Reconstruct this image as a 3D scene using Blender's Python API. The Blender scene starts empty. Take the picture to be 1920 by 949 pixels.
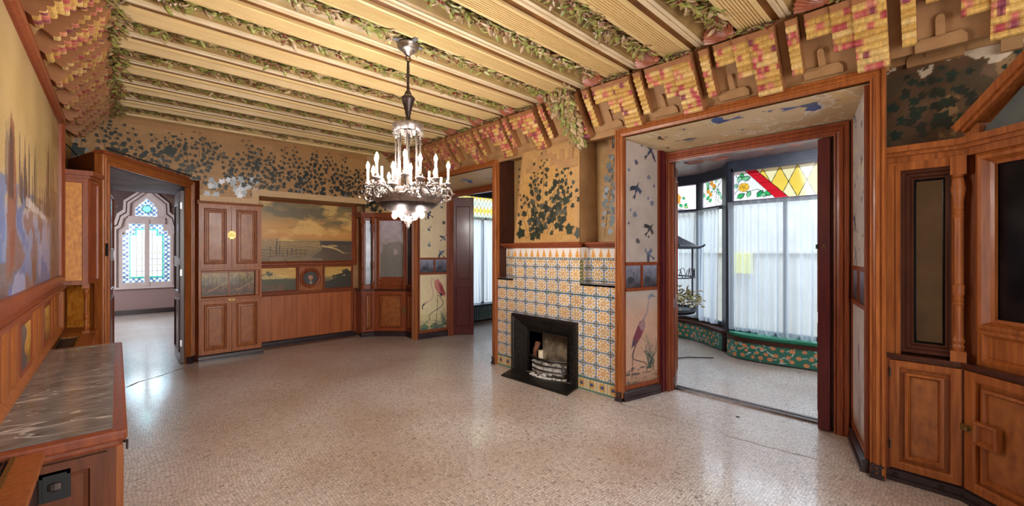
import bpy, math, random
import numpy as np
from mathutils import Vector, Matrix

# ---------------------------------------------------------------- camera, world, lights, exposure
SC = bpy.context.scene
COL = SC.collection
R = random.Random(7)
EYE = 1.6
FPX = 782.0
YAW = math.atan2(742, 782)            # from the +Y axis of the room towards the windows (+X)
cam = bpy.data.cameras.new('camera')
cam.sensor_fit = 'HORIZONTAL'; cam.sensor_width = 36.0
cam.lens = 36.0 * FPX / 1920.0
cam.shift_y = (474.5 - 471.0) / 1920.0 * -1
cam.clip_start = 0.02
camo = bpy.data.objects.new('camera', cam); COL.objects.link(camo)
camo.location = (0, 0, EYE)
camo.rotation_euler = (math.pi / 2, 0, -YAW)
SC.camera = camo
SC.view_settings.view_transform = 'Standard'
SC.view_settings.look = 'None'
SC.view_settings.gamma = 1.0
SC.view_settings.exposure = 0.74
SC.view_settings.use_curve_mapping = False
try:
    SC.cycles.use_denoising = True
    SC.cycles.max_bounces = 10
    SC.cycles.diffuse_bounces = 5
    SC.cycles.transparent_max_bounces = 16
    SC.cycles.sample_clamp_indirect = 6.0
    SC.cycles.caustics_reflective = False
    SC.cycles.caustics_refractive = False
except Exception:
    pass

WORLD_STRENGTH = 1.15
BULB_STRENGTH = 470.0
w = bpy.data.worlds.new('sky'); SC.world = w; w.use_nodes = True
wn = w.node_tree.nodes; wl = w.node_tree.links
bg = wn['Background']; bg.inputs[1].default_value = WORLD_STRENGTH
tc = wn.new('ShaderNodeTexCoord'); sp = wn.new('ShaderNodeSeparateXYZ'); rp = wn.new('ShaderNodeValToRGB')
wl.new(tc.outputs['Generated'], sp.inputs[0]); wl.new(sp.outputs[2], rp.inputs[0]); wl.new(rp.outputs[0], bg.inputs[0])
rp.color_ramp.elements[0].position = 0.0; rp.color_ramp.elements[0].color = (0.62, 0.64, 0.66, 1)
rp.color_ramp.elements[1].position = 0.5; rp.color_ramp.elements[1].color = (0.72, 0.86, 1.0, 1)

def area(name, loc, target, sx, sy, power, color):
    l = bpy.data.lights.new(name, 'AREA'); l.shape = 'RECTANGLE'; l.size = sx; l.size_y = sy
    l.energy = power; l.color = color
    o = bpy.data.objects.new(name, l); COL.objects.link(o); o.location = loc
    d = Vector(target) - Vector(loc); o.rotation_euler = d.to_track_quat('-Z', 'Y').to_euler()
    return o
# unseen warm fill added behind the camera, daylight over the gallery windows
area('light_fill_behind', (1.6, -2.9, 1.7), (1.7, 3.5, 1.7), 3.6, 2.6, 115, (1.0, 0.95, 0.88))
area('light_gallery_sky', (9.6, 2.2, 4.6), (6.6, 2.4, 1.0), 4.5, 3.0, 480, (0.72, 0.85, 1.0))
area('light_gallery_end', (6.2, 9.4, 3.6), (5.9, 7.0, 1.2), 2.5, 2.5, 160, (0.72, 0.85, 1.0))
area('light_far_window', (0.5, 16.2, 3.2), (0.6, 12.0, 0.6), 2.0, 2.2, 200, (0.72, 0.85, 1.0))
area('light_fill_far_room', (-2.3, 11.6, 1.9), (0.6, 12.0, 0.8), 2.4, 1.8, 130, (0.84, 0.9, 1.0))  # added fill to brighten the far room, out of view; no window here

area('light_fill_gallery', (5.7, 1.5, 2.95), (7.9, 1.7, 0.9), 0.5, 2.4, 45, (0.86, 0.92, 1.0))  # added fill for the benches, unseen above the door header

# ---------------------------------------------------------------- helpers
def lin(c):
    c = np.asarray(c, dtype=float) / 255.0
    return np.where(c <= 0.04045, c / 12.92, ((c + 0.055) / 1.055) ** 2.4)

def L4(c):
    v = lin(c); return (float(v[0]), float(v[1]), float(v[2]), 1.0)

MATS = {}
def newmat(name):
    m = bpy.data.materials.new(name); m.use_nodes = True; MATS[name] = m
    nt = m.node_tree; b = nt.nodes['Principled BSDF']
    return m, nt.nodes, nt.links, b

def noise_mix(N, K, c1, c2, scale, stretch=(1, 1, 1), detail=4, lo=0.3, hi=0.7, coord='Object'):
    t = N.new('ShaderNodeTexCoord'); mp = N.new('ShaderNodeMapping'); mp.inputs['Scale'].default_value = stretch
    n = N.new('ShaderNodeTexNoise'); n.inputs['Scale'].default_value = scale; n.inputs['Detail'].default_value = detail
    r = N.new('ShaderNodeValToRGB')
    r.color_ramp.elements[0].position = lo; r.color_ramp.elements[0].color = L4(c1)
    r.color_ramp.elements[1].position = hi; r.color_ramp.elements[1].color = L4(c2)
    K.new(t.outputs[coord], mp.inputs[0]); K.new(mp.outputs[0], n.inputs['Vector']); K.new(n.outputs['Fac'], r.inputs[0])
    return r, n, mp

def plain(name, c1, c2=None, rough=0.5, metal=0.0, scale=6, stretch=(1, 1, 1), bump=0.0, coat=0.0, lo=0.3, hi=0.7, detail=4):
    m, N, K, b = newmat(name)
    c2 = c2 or tuple(min(255, int(x * 1.12)) for x in c1)
    r, n, mp = noise_mix(N, K, c1, c2, scale, stretch, detail, lo, hi)
    K.new(r.outputs[0], b.inputs['Base Color'])
    b.inputs['Roughness'].default_value = rough; b.inputs['Metallic'].default_value = metal
    b.inputs['Coat Weight'].default_value = coat; b.inputs['Coat Roughness'].default_value = 0.15
    if bump:
        bp = N.new('ShaderNodeBump'); bp.inputs['Strength'].default_value = bump; bp.inputs['Distance'].default_value = 0.01
        K.new(n.outputs['Fac'], bp.inputs['Height']); K.new(bp.outputs[0], b.inputs['Normal'])
    return m

def wood(name, c1, c2, rough=0.32, coat=0.25, sc=5, st=(9, 9, 0.7)):
    m = plain(name, c1, c2, rough=rough, scale=sc, stretch=st, coat=coat, lo=0.25, hi=0.75, detail=6, bump=0.04)
    m.node_tree.nodes['Principled BSDF'].inputs['Specular IOR Level'].default_value = 0.35
    return m

def vcol(name, rough=0.5, metal_from_alpha=False, grain=0.06, bump=0.05, scale=60, coat=0.0, emit=0):
    m, N, K, b = newmat(name)
    a = N.new('ShaderNodeVertexColor'); a.layer_name = 'Col'
    t = N.new('ShaderNodeTexCoord'); n = N.new('ShaderNodeTexNoise'); n.inputs['Scale'].default_value = scale
    K.new(t.outputs['Object'], n.inputs['Vector'])
    mm = N.new('ShaderNodeMapRange'); mm.inputs[3].default_value = 1 - grain * 2; mm.inputs[4].default_value = 1 + grain * 2
    K.new(n.outputs['Fac'], mm.inputs[0])
    mx = N.new('ShaderNodeVectorMath'); mx.operation = 'SCALE'
    K.new(a.outputs['Color'], mx.inputs[0]); K.new(mm.outputs[0], mx.inputs['Scale'])
    K.new(mx.outputs[0], b.inputs['Base Color'])
    b.inputs['Roughness'].default_value = rough; b.inputs['Coat Weight'].default_value = coat
    if metal_from_alpha:
        mu = N.new('ShaderNodeMath'); mu.operation = 'MULTIPLY'; mu.inputs[1].default_value = 0.75
        K.new(a.outputs['Alpha'], mu.inputs[0]); K.new(mu.outputs[0], b.inputs['Metallic'])
        r2 = N.new('ShaderNodeMapRange'); r2.inputs[3].default_value = rough; r2.inputs[4].default_value = 0.36
        K.new(a.outputs['Alpha'], r2.inputs[0]); K.new(r2.outputs[0], b.inputs['Roughness'])
    if bump:
        bp = N.new('ShaderNodeBump'); bp.inputs['Strength'].default_value = bump; bp.inputs['Distance'].default_value = 0.01
        K.new(n.outputs['Fac'], bp.inputs['Height']); K.new(bp.outputs[0], b.inputs['Normal'])
    return m

def metal(name, c, rough=0.4, met=1.0):
    return plain(name, c, tuple(int(x * 0.8) for x in c), rough=rough, metal=met, scale=20)

M_WOOD = wood('wood_cherry', (118, 60, 26), (168, 98, 46), rough=0.38, coat=0.08)
M_WOODR = wood('wood_reddish', (106, 48, 26), (148, 76, 42), rough=0.36, coat=0.1)
M_WOODD = wood('wood_dark', (52, 24, 17), (78, 38, 26), rough=0.3)
M_WOODM = wood('wood_brown', (78, 38, 18), (116, 60, 30), rough=0.4, coat=0.05)
M_MAROON = wood('wood_maroon', (70, 18, 24), (96, 32, 34), rough=0.35)
M_PANEL = plain('wood_figured', (118, 62, 26), (158, 94, 42), rough=0.42, scale=22, stretch=(1, 1, 0.5), coat=0.08, detail=8)
M_BURL = plain('wood_golden_burl', (170, 98, 26), (212, 146, 54), rough=0.42, scale=34, stretch=(1, 1, 0.6), coat=0.05, detail=8)
M_PLINTH = plain('plinth_black', (34, 26, 30), (58, 44, 46), rough=0.3, scale=8, coat=0.3)
M_CREAM = plain('beam_cream', (202, 172, 116), (218, 190, 138), rough=0.42, scale=4, stretch=(0.6, 18, 18))
M_PALE = plain('moulding_pale', (208, 186, 150), (222, 202, 170), rough=0.4, scale=4)
M_GOLD = plain('beam_ochre', (168, 124, 52), (196, 152, 78), rough=0.45, scale=4, stretch=(0.6, 12, 12))
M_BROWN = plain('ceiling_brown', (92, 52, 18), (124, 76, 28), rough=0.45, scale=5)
M_COFFER = plain('coffer_olive', (140, 112, 66), (172, 144, 92), rough=0.45, scale=5)
M_LEAFG = plain('leaf_olive', (92, 100, 40), (164, 158, 84), rough=0.42, scale=26)
M_LEAFB = plain('leaf_bronze', (100, 78, 48), (160, 132, 84), rough=0.42, scale=26)
M_LEAFP = plain('leaf_pinkish', (146, 118, 92), (198, 172, 132), rough=0.42, scale=26)
M_BERRY = plain('berry_red', (104, 34, 32), (146, 62, 54), rough=0.3, scale=30)
M_TWIG = plain('twig_dark', (52, 36, 28), (78, 56, 40), rough=0.6, scale=30)
M_PLASTER = plain('plaster_brown', (146, 106, 66), (168, 128, 84), rough=0.6, scale=5, bump=0.05)
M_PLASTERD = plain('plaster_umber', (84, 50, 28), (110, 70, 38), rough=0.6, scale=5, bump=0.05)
M_LEDGE = plain('plaster_pale', (206, 164, 108), (222, 184, 130), rough=0.6, scale=5)
M_CORB = vcol('corbel_tiles', rough=0.45, grain=0.25, scale=55, bump=0.2)
M_CORBSIDE = plain('corbel_side', (132, 84, 48), (156, 104, 64), rough=0.5, scale=6)
M_SHELL = plain('shell_terracotta', (128, 66, 46), (160, 92, 64), rough=0.4, scale=8)
M_IVY = vcol('ivy_wall', rough=0.5, metal_from_alpha=True, grain=0.1, scale=30)
M_PAINT = vcol('oil_painting', rough=0.42, grain=0.12, scale=45, bump=0.08, coat=0.15)
M_FRESCO = vcol('painted_panel', rough=0.5, grain=0.05, scale=40)
M_TILE = vcol('glazed_tiles', rough=0.2, grain=0.03, scale=30, bump=0.02, coat=0.3)
M_IRON = plain('cast_iron', (30, 27, 26), (52, 46, 42), rough=0.42, metal=0.6, scale=30, bump=0.1)
M_SILVER = plain('tarnished_silver', (120, 108, 104), (176, 164, 156), rough=0.32, metal=0.85, scale=40)
M_BRONZE = plain('dark_bronze', (58, 50, 50), (92, 80, 76), rough=0.35, metal=0.8, scale=30)
M_BRASS = plain('aged_brass', (128, 104, 60), (164, 138, 84), rough=0.35, metal=0.9, scale=30)
M_STEEL = plain('steel', (150, 148, 150), (180, 178, 180), rough=0.3, metal=0.9, scale=30)
M_BLACK = plain('black_plastic', (10, 10, 11), (16, 16, 17), rough=0.6, scale=10)
M_WAX = plain('candle_sleeve', (232, 214, 178), (244, 230, 200), rough=0.5, scale=10)
M_ASH = plain('white_ash', (198, 192, 184), (236, 232, 226), rough=0.9, scale=40, bump=0.4)
M_LOG = plain('burnt_log', (92, 56, 38), (150, 100, 74), rough=0.85, scale=14, bump=0.3)
M_FIREBRICK = plain('firebrick', (70, 60, 52), (176, 156, 128), rough=0.9, scale=7, bump=0.2)
M_SOOT = plain('soot', (20, 18, 17), (34, 30, 28), rough=0.95, scale=7)
M_GREEN = plain('green_fabric', (28, 104, 78), (38, 124, 92), rough=0.8, scale=30)
M_BLUEGREY = plain('window_frame_slate', (44, 47, 58), (60, 64, 76), rough=0.4, scale=8)
M_WHITEP = plain('white_paint', (196, 178, 172), (208, 192, 186), rough=0.5, scale=5)
M_MAUVE = plain('mauve_plaster', (150, 124, 118), (164, 138, 130), rough=0.7, scale=5)
M_SLATEGL = plain('slate_glass', (74, 82, 84), (96, 104, 104), rough=0.25, scale=5)
M_GREYPL = plain('grey_fresco', (130, 134, 148), (172, 176, 190), rough=0.6, scale=3, detail=8)
M_RAD = plain('radiator_iron', (96, 112, 112), (120, 136, 134), rough=0.4, metal=0.3, scale=8)
M_FACADE = plain('stucco_outside', (196, 186, 172), (214, 206, 192), rough=0.8, scale=3)
M_YELLOW = plain('yellow_box', (226, 214, 60), (236, 226, 84), rough=0.5, scale=5)
M_DRY = plain('dry_leaves', (150, 140, 118), (196, 186, 160), rough=0.8, scale=30)
M_ZINC = plain('zinc_lip', (120, 122, 130), (150, 152, 160), rough=0.35, metal=0.5, scale=10)

def emis(name, c, s):
    m, N, K, b = newmat(name); b.inputs['Base Color'].default_value = (1, 1, 1, 1)
    b.inputs['Emission Color'].default_value = L4(c); b.inputs['Emission Strength'].default_value = s
    return m
M_BULB = emis('lit_bulb', (255, 250, 244), BULB_STRENGTH)

def mirror(name, tint, rough, c2=None):
    m, N, K, b = newmat(name)
    r, n, mp = noise_mix(N, K, tint, c2 or tint, 5, lo=0.35, hi=0.75, detail=8)
    K.new(r.outputs[0], b.inputs['Base Color'])
    b.inputs['Metallic'].default_value = 0.9; b.inputs['Roughness'].default_value = rough
    return m
M_MIRROR = mirror('old_mirror', (110, 106, 100), 0.04)
M_FOXED = mirror('foxed_mirror', (88, 92, 98), 0.22, (120, 118, 122))
M_DARKMIR = mirror('dark_mirror', (36, 36, 44), 0.12, (70, 72, 80))

def glassy(name, clear=0.9):
    m, N, K, b = newmat(name)
    out = N['Material Output']
    a = N.new('ShaderNodeVertexColor'); a.layer_name = 'Col'
    tr = N.new('ShaderNodeBsdfTransparent'); tl = N.new('ShaderNodeBsdfTranslucent'); gl = N.new('ShaderNodeBsdfGlossy')
    gl.inputs['Roughness'].default_value = 0.1
    K.new(a.outputs['Color'], tr.inputs[0]); K.new(a.outputs['Color'], tl.inputs[0])
    m1 = N.new('ShaderNodeMixShader'); m1.inputs[0].default_value = 1 - clear
    K.new(tr.outputs[0], m1.inputs[1]); K.new(tl.outputs[0], m1.inputs[2])
    m2 = N.new('ShaderNodeMixShader'); m2.inputs[0].default_value = 0.04
    K.new(m1.outputs[0], m2.inputs[1]); K.new(gl.outputs[0], m2.inputs[2]); K.new(m2.outputs[0], out.inputs[0])
    return m
M_STAINED = glassy('stained_glass', 0.75)
def clear_glass():
    m, N, K, b = newmat('window_glass'); out = N['Material Output']
    tr = N.new('ShaderNodeBsdfTransparent'); tr.inputs[0].default_value = (0.93, 0.96, 0.97, 1)
    gl = N.new('ShaderNodeBsdfGlossy'); gl.inputs['Roughness'].default_value = 0.03
    m2 = N.new('ShaderNodeMixShader'); m2.inputs[0].default_value = 0.06
    K.new(tr.outputs[0], m2.inputs[1]); K.new(gl.outputs[0], m2.inputs[2]); K.new(m2.outputs[0], out.inputs[0])
    return m
M_GLASS = clear_glass()
def sheer():
    m, N, K, b = newmat('sheer_curtain'); out = N['Material Output']
    tr = N.new('ShaderNodeBsdfTransparent'); tr.inputs[0].default_value = (1, 1, 1, 1)
    tl = N.new('ShaderNodeBsdfTranslucent'); tl.inputs[0].default_value = (0.78, 0.82, 0.88, 1)
    df = N.new('ShaderNodeBsdfDiffuse'); df.inputs[0].default_value = (0.74, 0.8, 0.86, 1)
    a1 = N.new('ShaderNodeMixShader'); a1.inputs[0].default_value = 0.45
    K.new(tl.outputs[0], a1.inputs[1]); K.new(df.outputs[0], a1.inputs[2])
    # a thin weave lets less light through where the cloth is seen edge-on, in the folds
    lw_ = N.new('ShaderNodeLayerWeight'); lw_.inputs['Blend'].default_value = 0.6
    mr = N.new('ShaderNodeMapRange'); mr.inputs[3].default_value = 0.35; mr.inputs[4].default_value = 1.0
    K.new(lw_.outputs['Facing'], mr.inputs[0])
    m2 = N.new('ShaderNodeMixShader'); K.new(mr.outputs[0], m2.inputs[0])
    K.new(tr.outputs[0], m2.inputs[1]); K.new(a1.outputs[0], m2.inputs[2]); K.new(m2.outputs[0], out.inputs[0])
    return m
M_SHEER = sheer()

def marble():
    m, N, K, b = newmat('marble_grey')
    r, n, mp = noise_mix(N, K, (88, 87, 84), (134, 132, 128), 9, (1, 1.6, 1), 12, 0.3, 0.72)
    t = N.new('ShaderNodeTexCoord'); cur = r.outputs[0]
    for (sc, rot, lo, wd) in ((1.9, 0.35, 0.52, 0.004), (2.6, 0.55, 0.44, 0.003), (1.1, 0.25, 0.56, 0.007)):
        mp2 = N.new('ShaderNodeMapping'); mp2.inputs['Rotation'].default_value = (0, 0, rot); mp2.inputs['Scale'].default_value = (0.7, 2.4, 1)
        K.new(t.outputs['Object'], mp2.inputs[0]); nn = N.new('ShaderNodeTexNoise'); nn.inputs['Scale'].default_value = sc; nn.inputs['Detail'].default_value = 3; nn.inputs['Roughness'].default_value = 0.5
        K.new(mp2.outputs[0], nn.inputs['Vector'])
        s1 = N.new('ShaderNodeMath'); s1.operation = 'SUBTRACT'; s1.inputs[1].default_value = lo; K.new(nn.outputs['Fac'], s1.inputs[0])
        s2 = N.new('ShaderNodeMath'); s2.operation = 'ABSOLUTE'; K.new(s1.outputs[0], s2.inputs[0])
        s3 = N.new('ShaderNodeMapRange'); s3.inputs[1].default_value = 0.0; s3.inputs[2].default_value = wd; s3.inputs[3].default_value = 0.8; s3.inputs[4].default_value = 0.0; K.new(s2.outputs[0], s3.inputs[0])
        mx = N.new('ShaderNodeMix'); mx.data_type = 'RGBA'; K.new(s3.outputs[0], mx.inputs[0]); K.new(cur, mx.inputs[6]); mx.inputs[7].default_value = L4((216, 212, 206)); cur = mx.outputs[2]
    K.new(cur, b.inputs['Base Color']); b.inputs['Roughness'].default_value = 0.16
    return m
M_MARBLE = marble()

def floor_mat():
    m, N, K, b = newmat('mosaic_floor')
    t = N.new('ShaderNodeTexCoord')
    nd = N.new('ShaderNodeTexNoise'); nd.inputs['Scale'].default_value = 1.1; K.new(t.outputs['Object'], nd.inputs['Vector'])
    vm = N.new('ShaderNodeVectorMath'); vm.operation = 'MULTIPLY_ADD'; vm.inputs[1].default_value = (0.22, 0.22, 0); 
    K.new(nd.outputs['Color'], vm.inputs[0]); K.new(t.outputs['Object'], vm.inputs[2])
    v = N.new('ShaderNodeTexVoronoi'); v.feature = 'DISTANCE_TO_EDGE'; v.inputs['Scale'].default_value = 46; v.inputs['Randomness'].default_value = 0.5
    K.new(vm.outputs[0], v.inputs['Vector'])
    v2 = N.new('ShaderNodeTexVoronoi'); v2.feature = 'F1'; v2.inputs['Scale'].default_value = 46; v2.inputs['Randomness'].default_value = 0.5
    K.new(vm.outputs[0], v2.inputs['Vector'])
    r1 = N.new('ShaderNodeValToRGB'); r1.color_ramp.elements[0].position = 0.02; r1.color_ramp.elements[0].color = (0, 0, 0, 1); r1.color_ramp.elements[1].position = 0.11
    K.new(v.outputs['Distance'], r1.inputs[0])
    # stone tint per tessera
    hs = N.new('ShaderNodeSeparateColor'); K.new(v2.outputs['Color'], hs.inputs[0])
    r2 = N.new('ShaderNodeValToRGB'); r2.color_ramp.elements[0].color = L4((200, 187, 177)); r2.color_ramp.elements[1].color = L4((230, 220, 213))
    K.new(hs.outputs[0], r2.inputs[0])
    # old brown wear in broad patches
    n2 = N.new('ShaderNodeTexNoise'); n2.inputs['Scale'].default_value = 0.9; n2.inputs['Detail'].default_value = 5
    mp = N.new('ShaderNodeMapping'); mp.inputs['Location'].default_value = (1.3, 0.4, 0); K.new(t.outputs['Object'], mp.inputs[0]); K.new(mp.outputs[0], n2.inputs['Vector'])
    r3 = N.new('ShaderNodeValToRGB'); r3.color_ramp.elements[0].position = 0.35; r3.color_ramp.elements[0].color = L4((214, 192, 172))
    r3.color_ramp.elements[1].position = 0.62; r3.color_ramp.elements[1].color = (1, 1, 1, 1)
    K.new(n2.outputs['Fac'], r3.inputs[0])
    mu = N.new('ShaderNodeMix'); mu.data_type = 'RGBA'; mu.blend_type = 'MULTIPLY'; mu.inputs[0].default_value = 0.75
    K.new(r2.outputs[0], mu.inputs[6]); K.new(r3.outputs[0], mu.inputs[7])
    for (px, py, sx, sy, st) in ((2.45, 3.2, 0.75, 0.6, 0.62), (1.6, 5.9, 1.1, 0.8, 0.3)):
        mq = N.new('ShaderNodeMapping'); mq.inputs['Location'].default_value = (-px / sx, -py / sy, 0); mq.inputs['Scale'].default_value = (1 / sx, 1 / sy, 1)
        ad = N.new('ShaderNodeVectorMath'); ad.operation = 'MULTIPLY_ADD'; ad.inputs[1].default_value = (0.5, 0.5, 0); K.new(n2.outputs['Color'], ad.inputs[0]); K.new(t.outputs['Object'], ad.inputs[2])
        g = N.new('ShaderNodeTexGradient'); g.gradient_type = 'SPHERICAL'; K.new(ad.outputs[0], mq.inputs[0]); K.new(mq.outputs[0], g.inputs[0])
        ms = N.new('ShaderNodeMath'); ms.operation = 'MULTIPLY'; ms.inputs[1].default_value = st; K.new(g.outputs['Fac'], ms.inputs[0])
        mw = N.new('ShaderNodeMix'); mw.data_type = 'RGBA'; mw.inputs[7].default_value = L4((128, 100, 82)); K.new(ms.outputs[0], mw.inputs[0]); K.new(mu.outputs[2], mw.inputs[6]); mu = mw
    mx = N.new('ShaderNodeMix'); mx.data_type = 'RGBA'; mx.inputs[6].default_value = L4((138, 120, 110))
    K.new(r1.outputs[0], mx.inputs[0]); K.new(mu.outputs[2], mx.inputs[7]); K.new(mx.outputs[2], b.inputs['Base Color'])
    b.inputs['Roughness'].default_value = 0.3
    b.inputs['Coat Weight'].default_value = 0.35; b.inputs['Coat Roughness'].default_value = 0.12
    bp = N.new('ShaderNodeBump'); bp.inputs['Strength'].default_value = 0.25; bp.inputs['Distance'].default_value = 0.003
    K.new(r1.outputs[0], bp.inputs['Height']); K.new(bp.outputs[0], b.inputs['Normal'])
    return m
M_FLOOR = floor_mat()

# ---- frames: u along a wall, w out of it into the room, z up
class Fr:
    def __init__(s, o, du, dw):
        s.o = Vector((o[0], o[1], o[2] if len(o) > 2 else 0)); s.du = Vector((du[0], du[1], 0)).normalized()
        s.dw = Vector((dw[0], dw[1], 0)).normalized()
    def __call__(s, p):
        v = s.o + s.du * p[0] + s.dw * p[1]; return (v.x, v.y, v.z + p[2])
def F2(a, b, side=1):
    """frame along a->b; w points to the left of the direction when side=1, else to the right"""
    d = Vector((b[0] - a[0], b[1] - a[1])); n = Vector((-d.y, d.x)) * side
    return Fr((a[0], a[1], 0), d, n)
FX = Fr((0, 0, 0), (1, 0), (0, 1))
WORLDLOC = {}

class MB:
    def __init__(s, fr=None):
        s.v = []; s.f = []; s.mi = []; s.m = 0; s.fr = fr or FX; s.fc = None
    def add(s, vs, fs):
        b = len(s.v); s.v += [s.fr(p) for p in vs]
        for f in fs:
            s.f.append([b + i for i in f]); s.mi.append(s.m)
        return s
    def box(s, u0, u1, w0, w1, z0, z1):
        if u0 > u1: u0, u1 = u1, u0
        if w0 > w1: w0, w1 = w1, w0
        if z0 > z1: z0, z1 = z1, z0
        return s.add([(u0, w0, z0), (u1, w0, z0), (u1, w1, z0), (u0, w1, z0), (u0, w0, z1), (u1, w0, z1), (u1, w1, z1), (u0, w1, z1)],
              [(0, 3, 2, 1), (4, 5, 6, 7), (0, 1, 5, 4), (1, 2, 6, 5), (2, 3, 7, 6), (3, 0, 4, 7)])
    def ring(s, u0, u1, z0, z1, prof, open_bottom=False, cap=False):
        """mitred frame; prof = [(inset, w)] from the outer edge inwards"""
        vs = []; fs = []
        for (i, wv) in prof:
            zb = z0 if open_bottom else z0 + i
            vs += [(u0 + i, wv, zb), (u1 - i, wv, zb), (u1 - i, wv, z1 - i), (u0 + i, wv, z1 - i)]
        for k in range(len(prof) - 1):
            a, b = 4 * k, 4 * (k + 1)
            for j in range(4):
                if open_bottom and j == 0: continue
                jn = (j + 1) % 4
                fs.append((a + j, a + jn, b + jn, b + j))
        if cap:
            a = 4 * (len(prof) - 1); fs.append((a, a + 1, a + 2, a + 3))
        return s.add(vs, fs)
    def prism(s, poly, w0, w1):
        n = len(poly); vs = [(u, w0, z) for u, z in poly] + [(u, w1, z) for u, z in poly]
        fs = [tuple(range(n - 1, -1, -1)), tuple(range(n, 2 * n))] + [(i, (i + 1) % n, n + (i + 1) % n, n + i) for i in range(n)]
        return s.add(vs, fs)
    def hprism(s, poly, z0, z1):
        n = len(poly); vs = [(u, w, z0) for u, w in poly] + [(u, w, z1) for u, w in poly]
        fs = [tuple(range(n - 1, -1, -1)), tuple(range(n, 2 * n))] + [(i, (i + 1) % n, n + (i + 1) % n, n + i) for i in range(n)]
        return s.add(vs, fs)
    def sweep(s, prof, a, b):
        """extrude a (w,z) section along u from a to b"""
        n = len(prof); vs = [(a, w, z) for w, z in prof] + [(b, w, z) for w, z in prof]
        fs = [(i, (i + 1) % n, n + (i + 1) % n, n + i) for i in range(n)] + [tuple(range(n - 1, -1, -1)), tuple(range(n, 2 * n))]
        return s.add(vs, fs)
    def lathe(s, c, prof, n=14, wide=1.0):
        vs = []; fs = []
        for (r, z) in prof:
            for k in range(n):
                t = 2 * math.pi * k / n; vs.append((c[0] + r * math.cos(t), c[1] + r * math.sin(t) * wide, c[2] + z))
        for i in range(len(prof) - 1):
            for k in range(n):
                kn = (k + 1) % n; fs.append((i * n + k, i * n + kn, (i + 1) * n + kn, (i + 1) * n + k))
        fs.append(tuple(range(n - 1, -1, -1))); fs.append(tuple((len(prof) - 1) * n + k for k in range(n)))
        return s.add(vs, fs)
    def tube(s, pts, r, n=6, r1=None):
        pts = [Vector(p) for p in pts]; vs = []; fs = []
        L = len(pts)
        for i, p in enumerate(pts):
            d = (pts[min(i + 1, L - 1)] - pts[max(i - 1, 0)]).normalized()
            a = Vector((0, 0, 1)) if abs(d.z) < 0.9 else Vector((1, 0, 0))
            x = d.cross(a).normalized(); y = d.cross(x).normalized()
            rr = r if r1 is None else r + (r1 - r) * i / max(1, L - 1)
            for k in range(n):
                t = 2 * math.pi * k / n; q = p + x * (rr * math.cos(t)) + y * (rr * math.sin(t)); vs.append(tuple(q))
        for i in range(L - 1):
            for k in range(n):
                kn = (k + 1) % n; fs.append((i * n + k, i * n + kn, (i + 1) * n + kn, (i + 1) * n + k))
        fs.append(tuple(range(n))); fs.append(tuple((L - 1) * n + k for k in range(n)))
        return s.add(vs, fs)
    def leaf(s, p, d, n, length, width):
        """a small carved leaf: folded blade with thickness"""
        d = Vector(d).normalized(); n = Vector(n); n = (n - d * n.dot(d)).normalized(); x = d.cross(n)
        p = Vector(p); q = [(0, 0, 0), (.35, .5, .1), (.35, -.5, .1), (.35, 0, .35), (.75, .34, .08), (.75, -.34, .08), (.75, 0, .26), (1, 0, -.1), (.4, 0, -.15)]
        vs = [tuple(p + d * (a * length) + x * (b * width) + n * (c * width)) for a, b, c in q]
        fs = [(0, 3, 1), (0, 2, 3), (1, 3, 6, 4), (3, 2, 5, 6), (4, 6, 7), (6, 5, 7), (0, 1, 8), (0, 8, 2), (1, 4, 7, 8), (2, 8, 7, 5)]
        return s.add(vs, fs)
    def ball(s, p, r):
        x, y, z = p; h = r * .7
        vs = [(x, y, z + r), (x, y, z - r)] + [(x + r * math.cos(k * 1.0472), y + r * math.sin(k * 1.0472), z + (h * .5 if k % 2 else -h * .5)) for k in range(6)]
        fs = [(0, 2 + k, 2 + (k + 1) % 6) for k in range(6)] + [(1, 2 + (k + 1) % 6, 2 + k) for k in range(6)]
        return s.add(vs, fs)
    def build(s, name, mats, parent=None, smooth=False, bevel=0.0, fixn=True):
        if not isinstance(mats, (list, tuple)): mats = [mats]
        V = np.array(s.v, dtype=float)
        lo = V.min(0); hi = V.max(0); org = Vector(((lo[0] + hi[0]) / 2, (lo[1] + hi[1]) / 2, lo[2]))
        me = bpy.data.meshes.new(name)
        me.from_pydata((V - np.array(org)).tolist(), [], s.f)
        for m in mats: me.materials.append(m)
        if len(mats) > 1: me.polygons.foreach_set('material_index', s.mi)
        if s.fc is not None:
            ca = me.color_attributes.new('Col', 'FLOAT_COLOR', 'CORNER')
            out = []
            for f, c in zip(s.f, s.fc): out += list(c) * len(f)
            ca.data.foreach_set('color', out)
        if fixn:
            import bmesh
            bm = bmesh.new(); bm.from_mesh(me); bmesh.ops.recalc_face_normals(bm, faces=bm.faces); bm.to_mesh(me); bm.free()
        if smooth: me.polygons.foreach_set('use_smooth', [True] * len(me.polygons))
        o = bpy.data.objects.new(name, me); COL.objects.link(o)
        place(o, org, parent)
        if bevel:
            b = o.modifiers.new('bevel', 'BEVEL'); b.width = bevel; b.segments = 2; b.limit_method = 'ANGLE'; b.angle_limit = 0.7
        return o

def place(o, org, parent):
    WORLDLOC[o.name] = Vector(org)
    if parent:
        o.parent = parent; o.location = Vector(org) - WORLDLOC[parent.name]
    else:
        o.location = org

def thing(name, label, cat, loc, group=None):
    o = bpy.data.objects.new(name, None); COL.objects.link(o); o.location = loc; o.empty_display_size = 0.1
    WORLDLOC[o.name] = Vector(loc); tag(o, label, cat, group); return o
def tag(o, label, cat, group=None, kind=None):
    o['label'] = label; o['category'] = cat
    if group: o['group'] = group
    if kind: o['kind'] = kind
    return o
def struct(o):
    o['kind'] = 'structure'; return o

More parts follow.
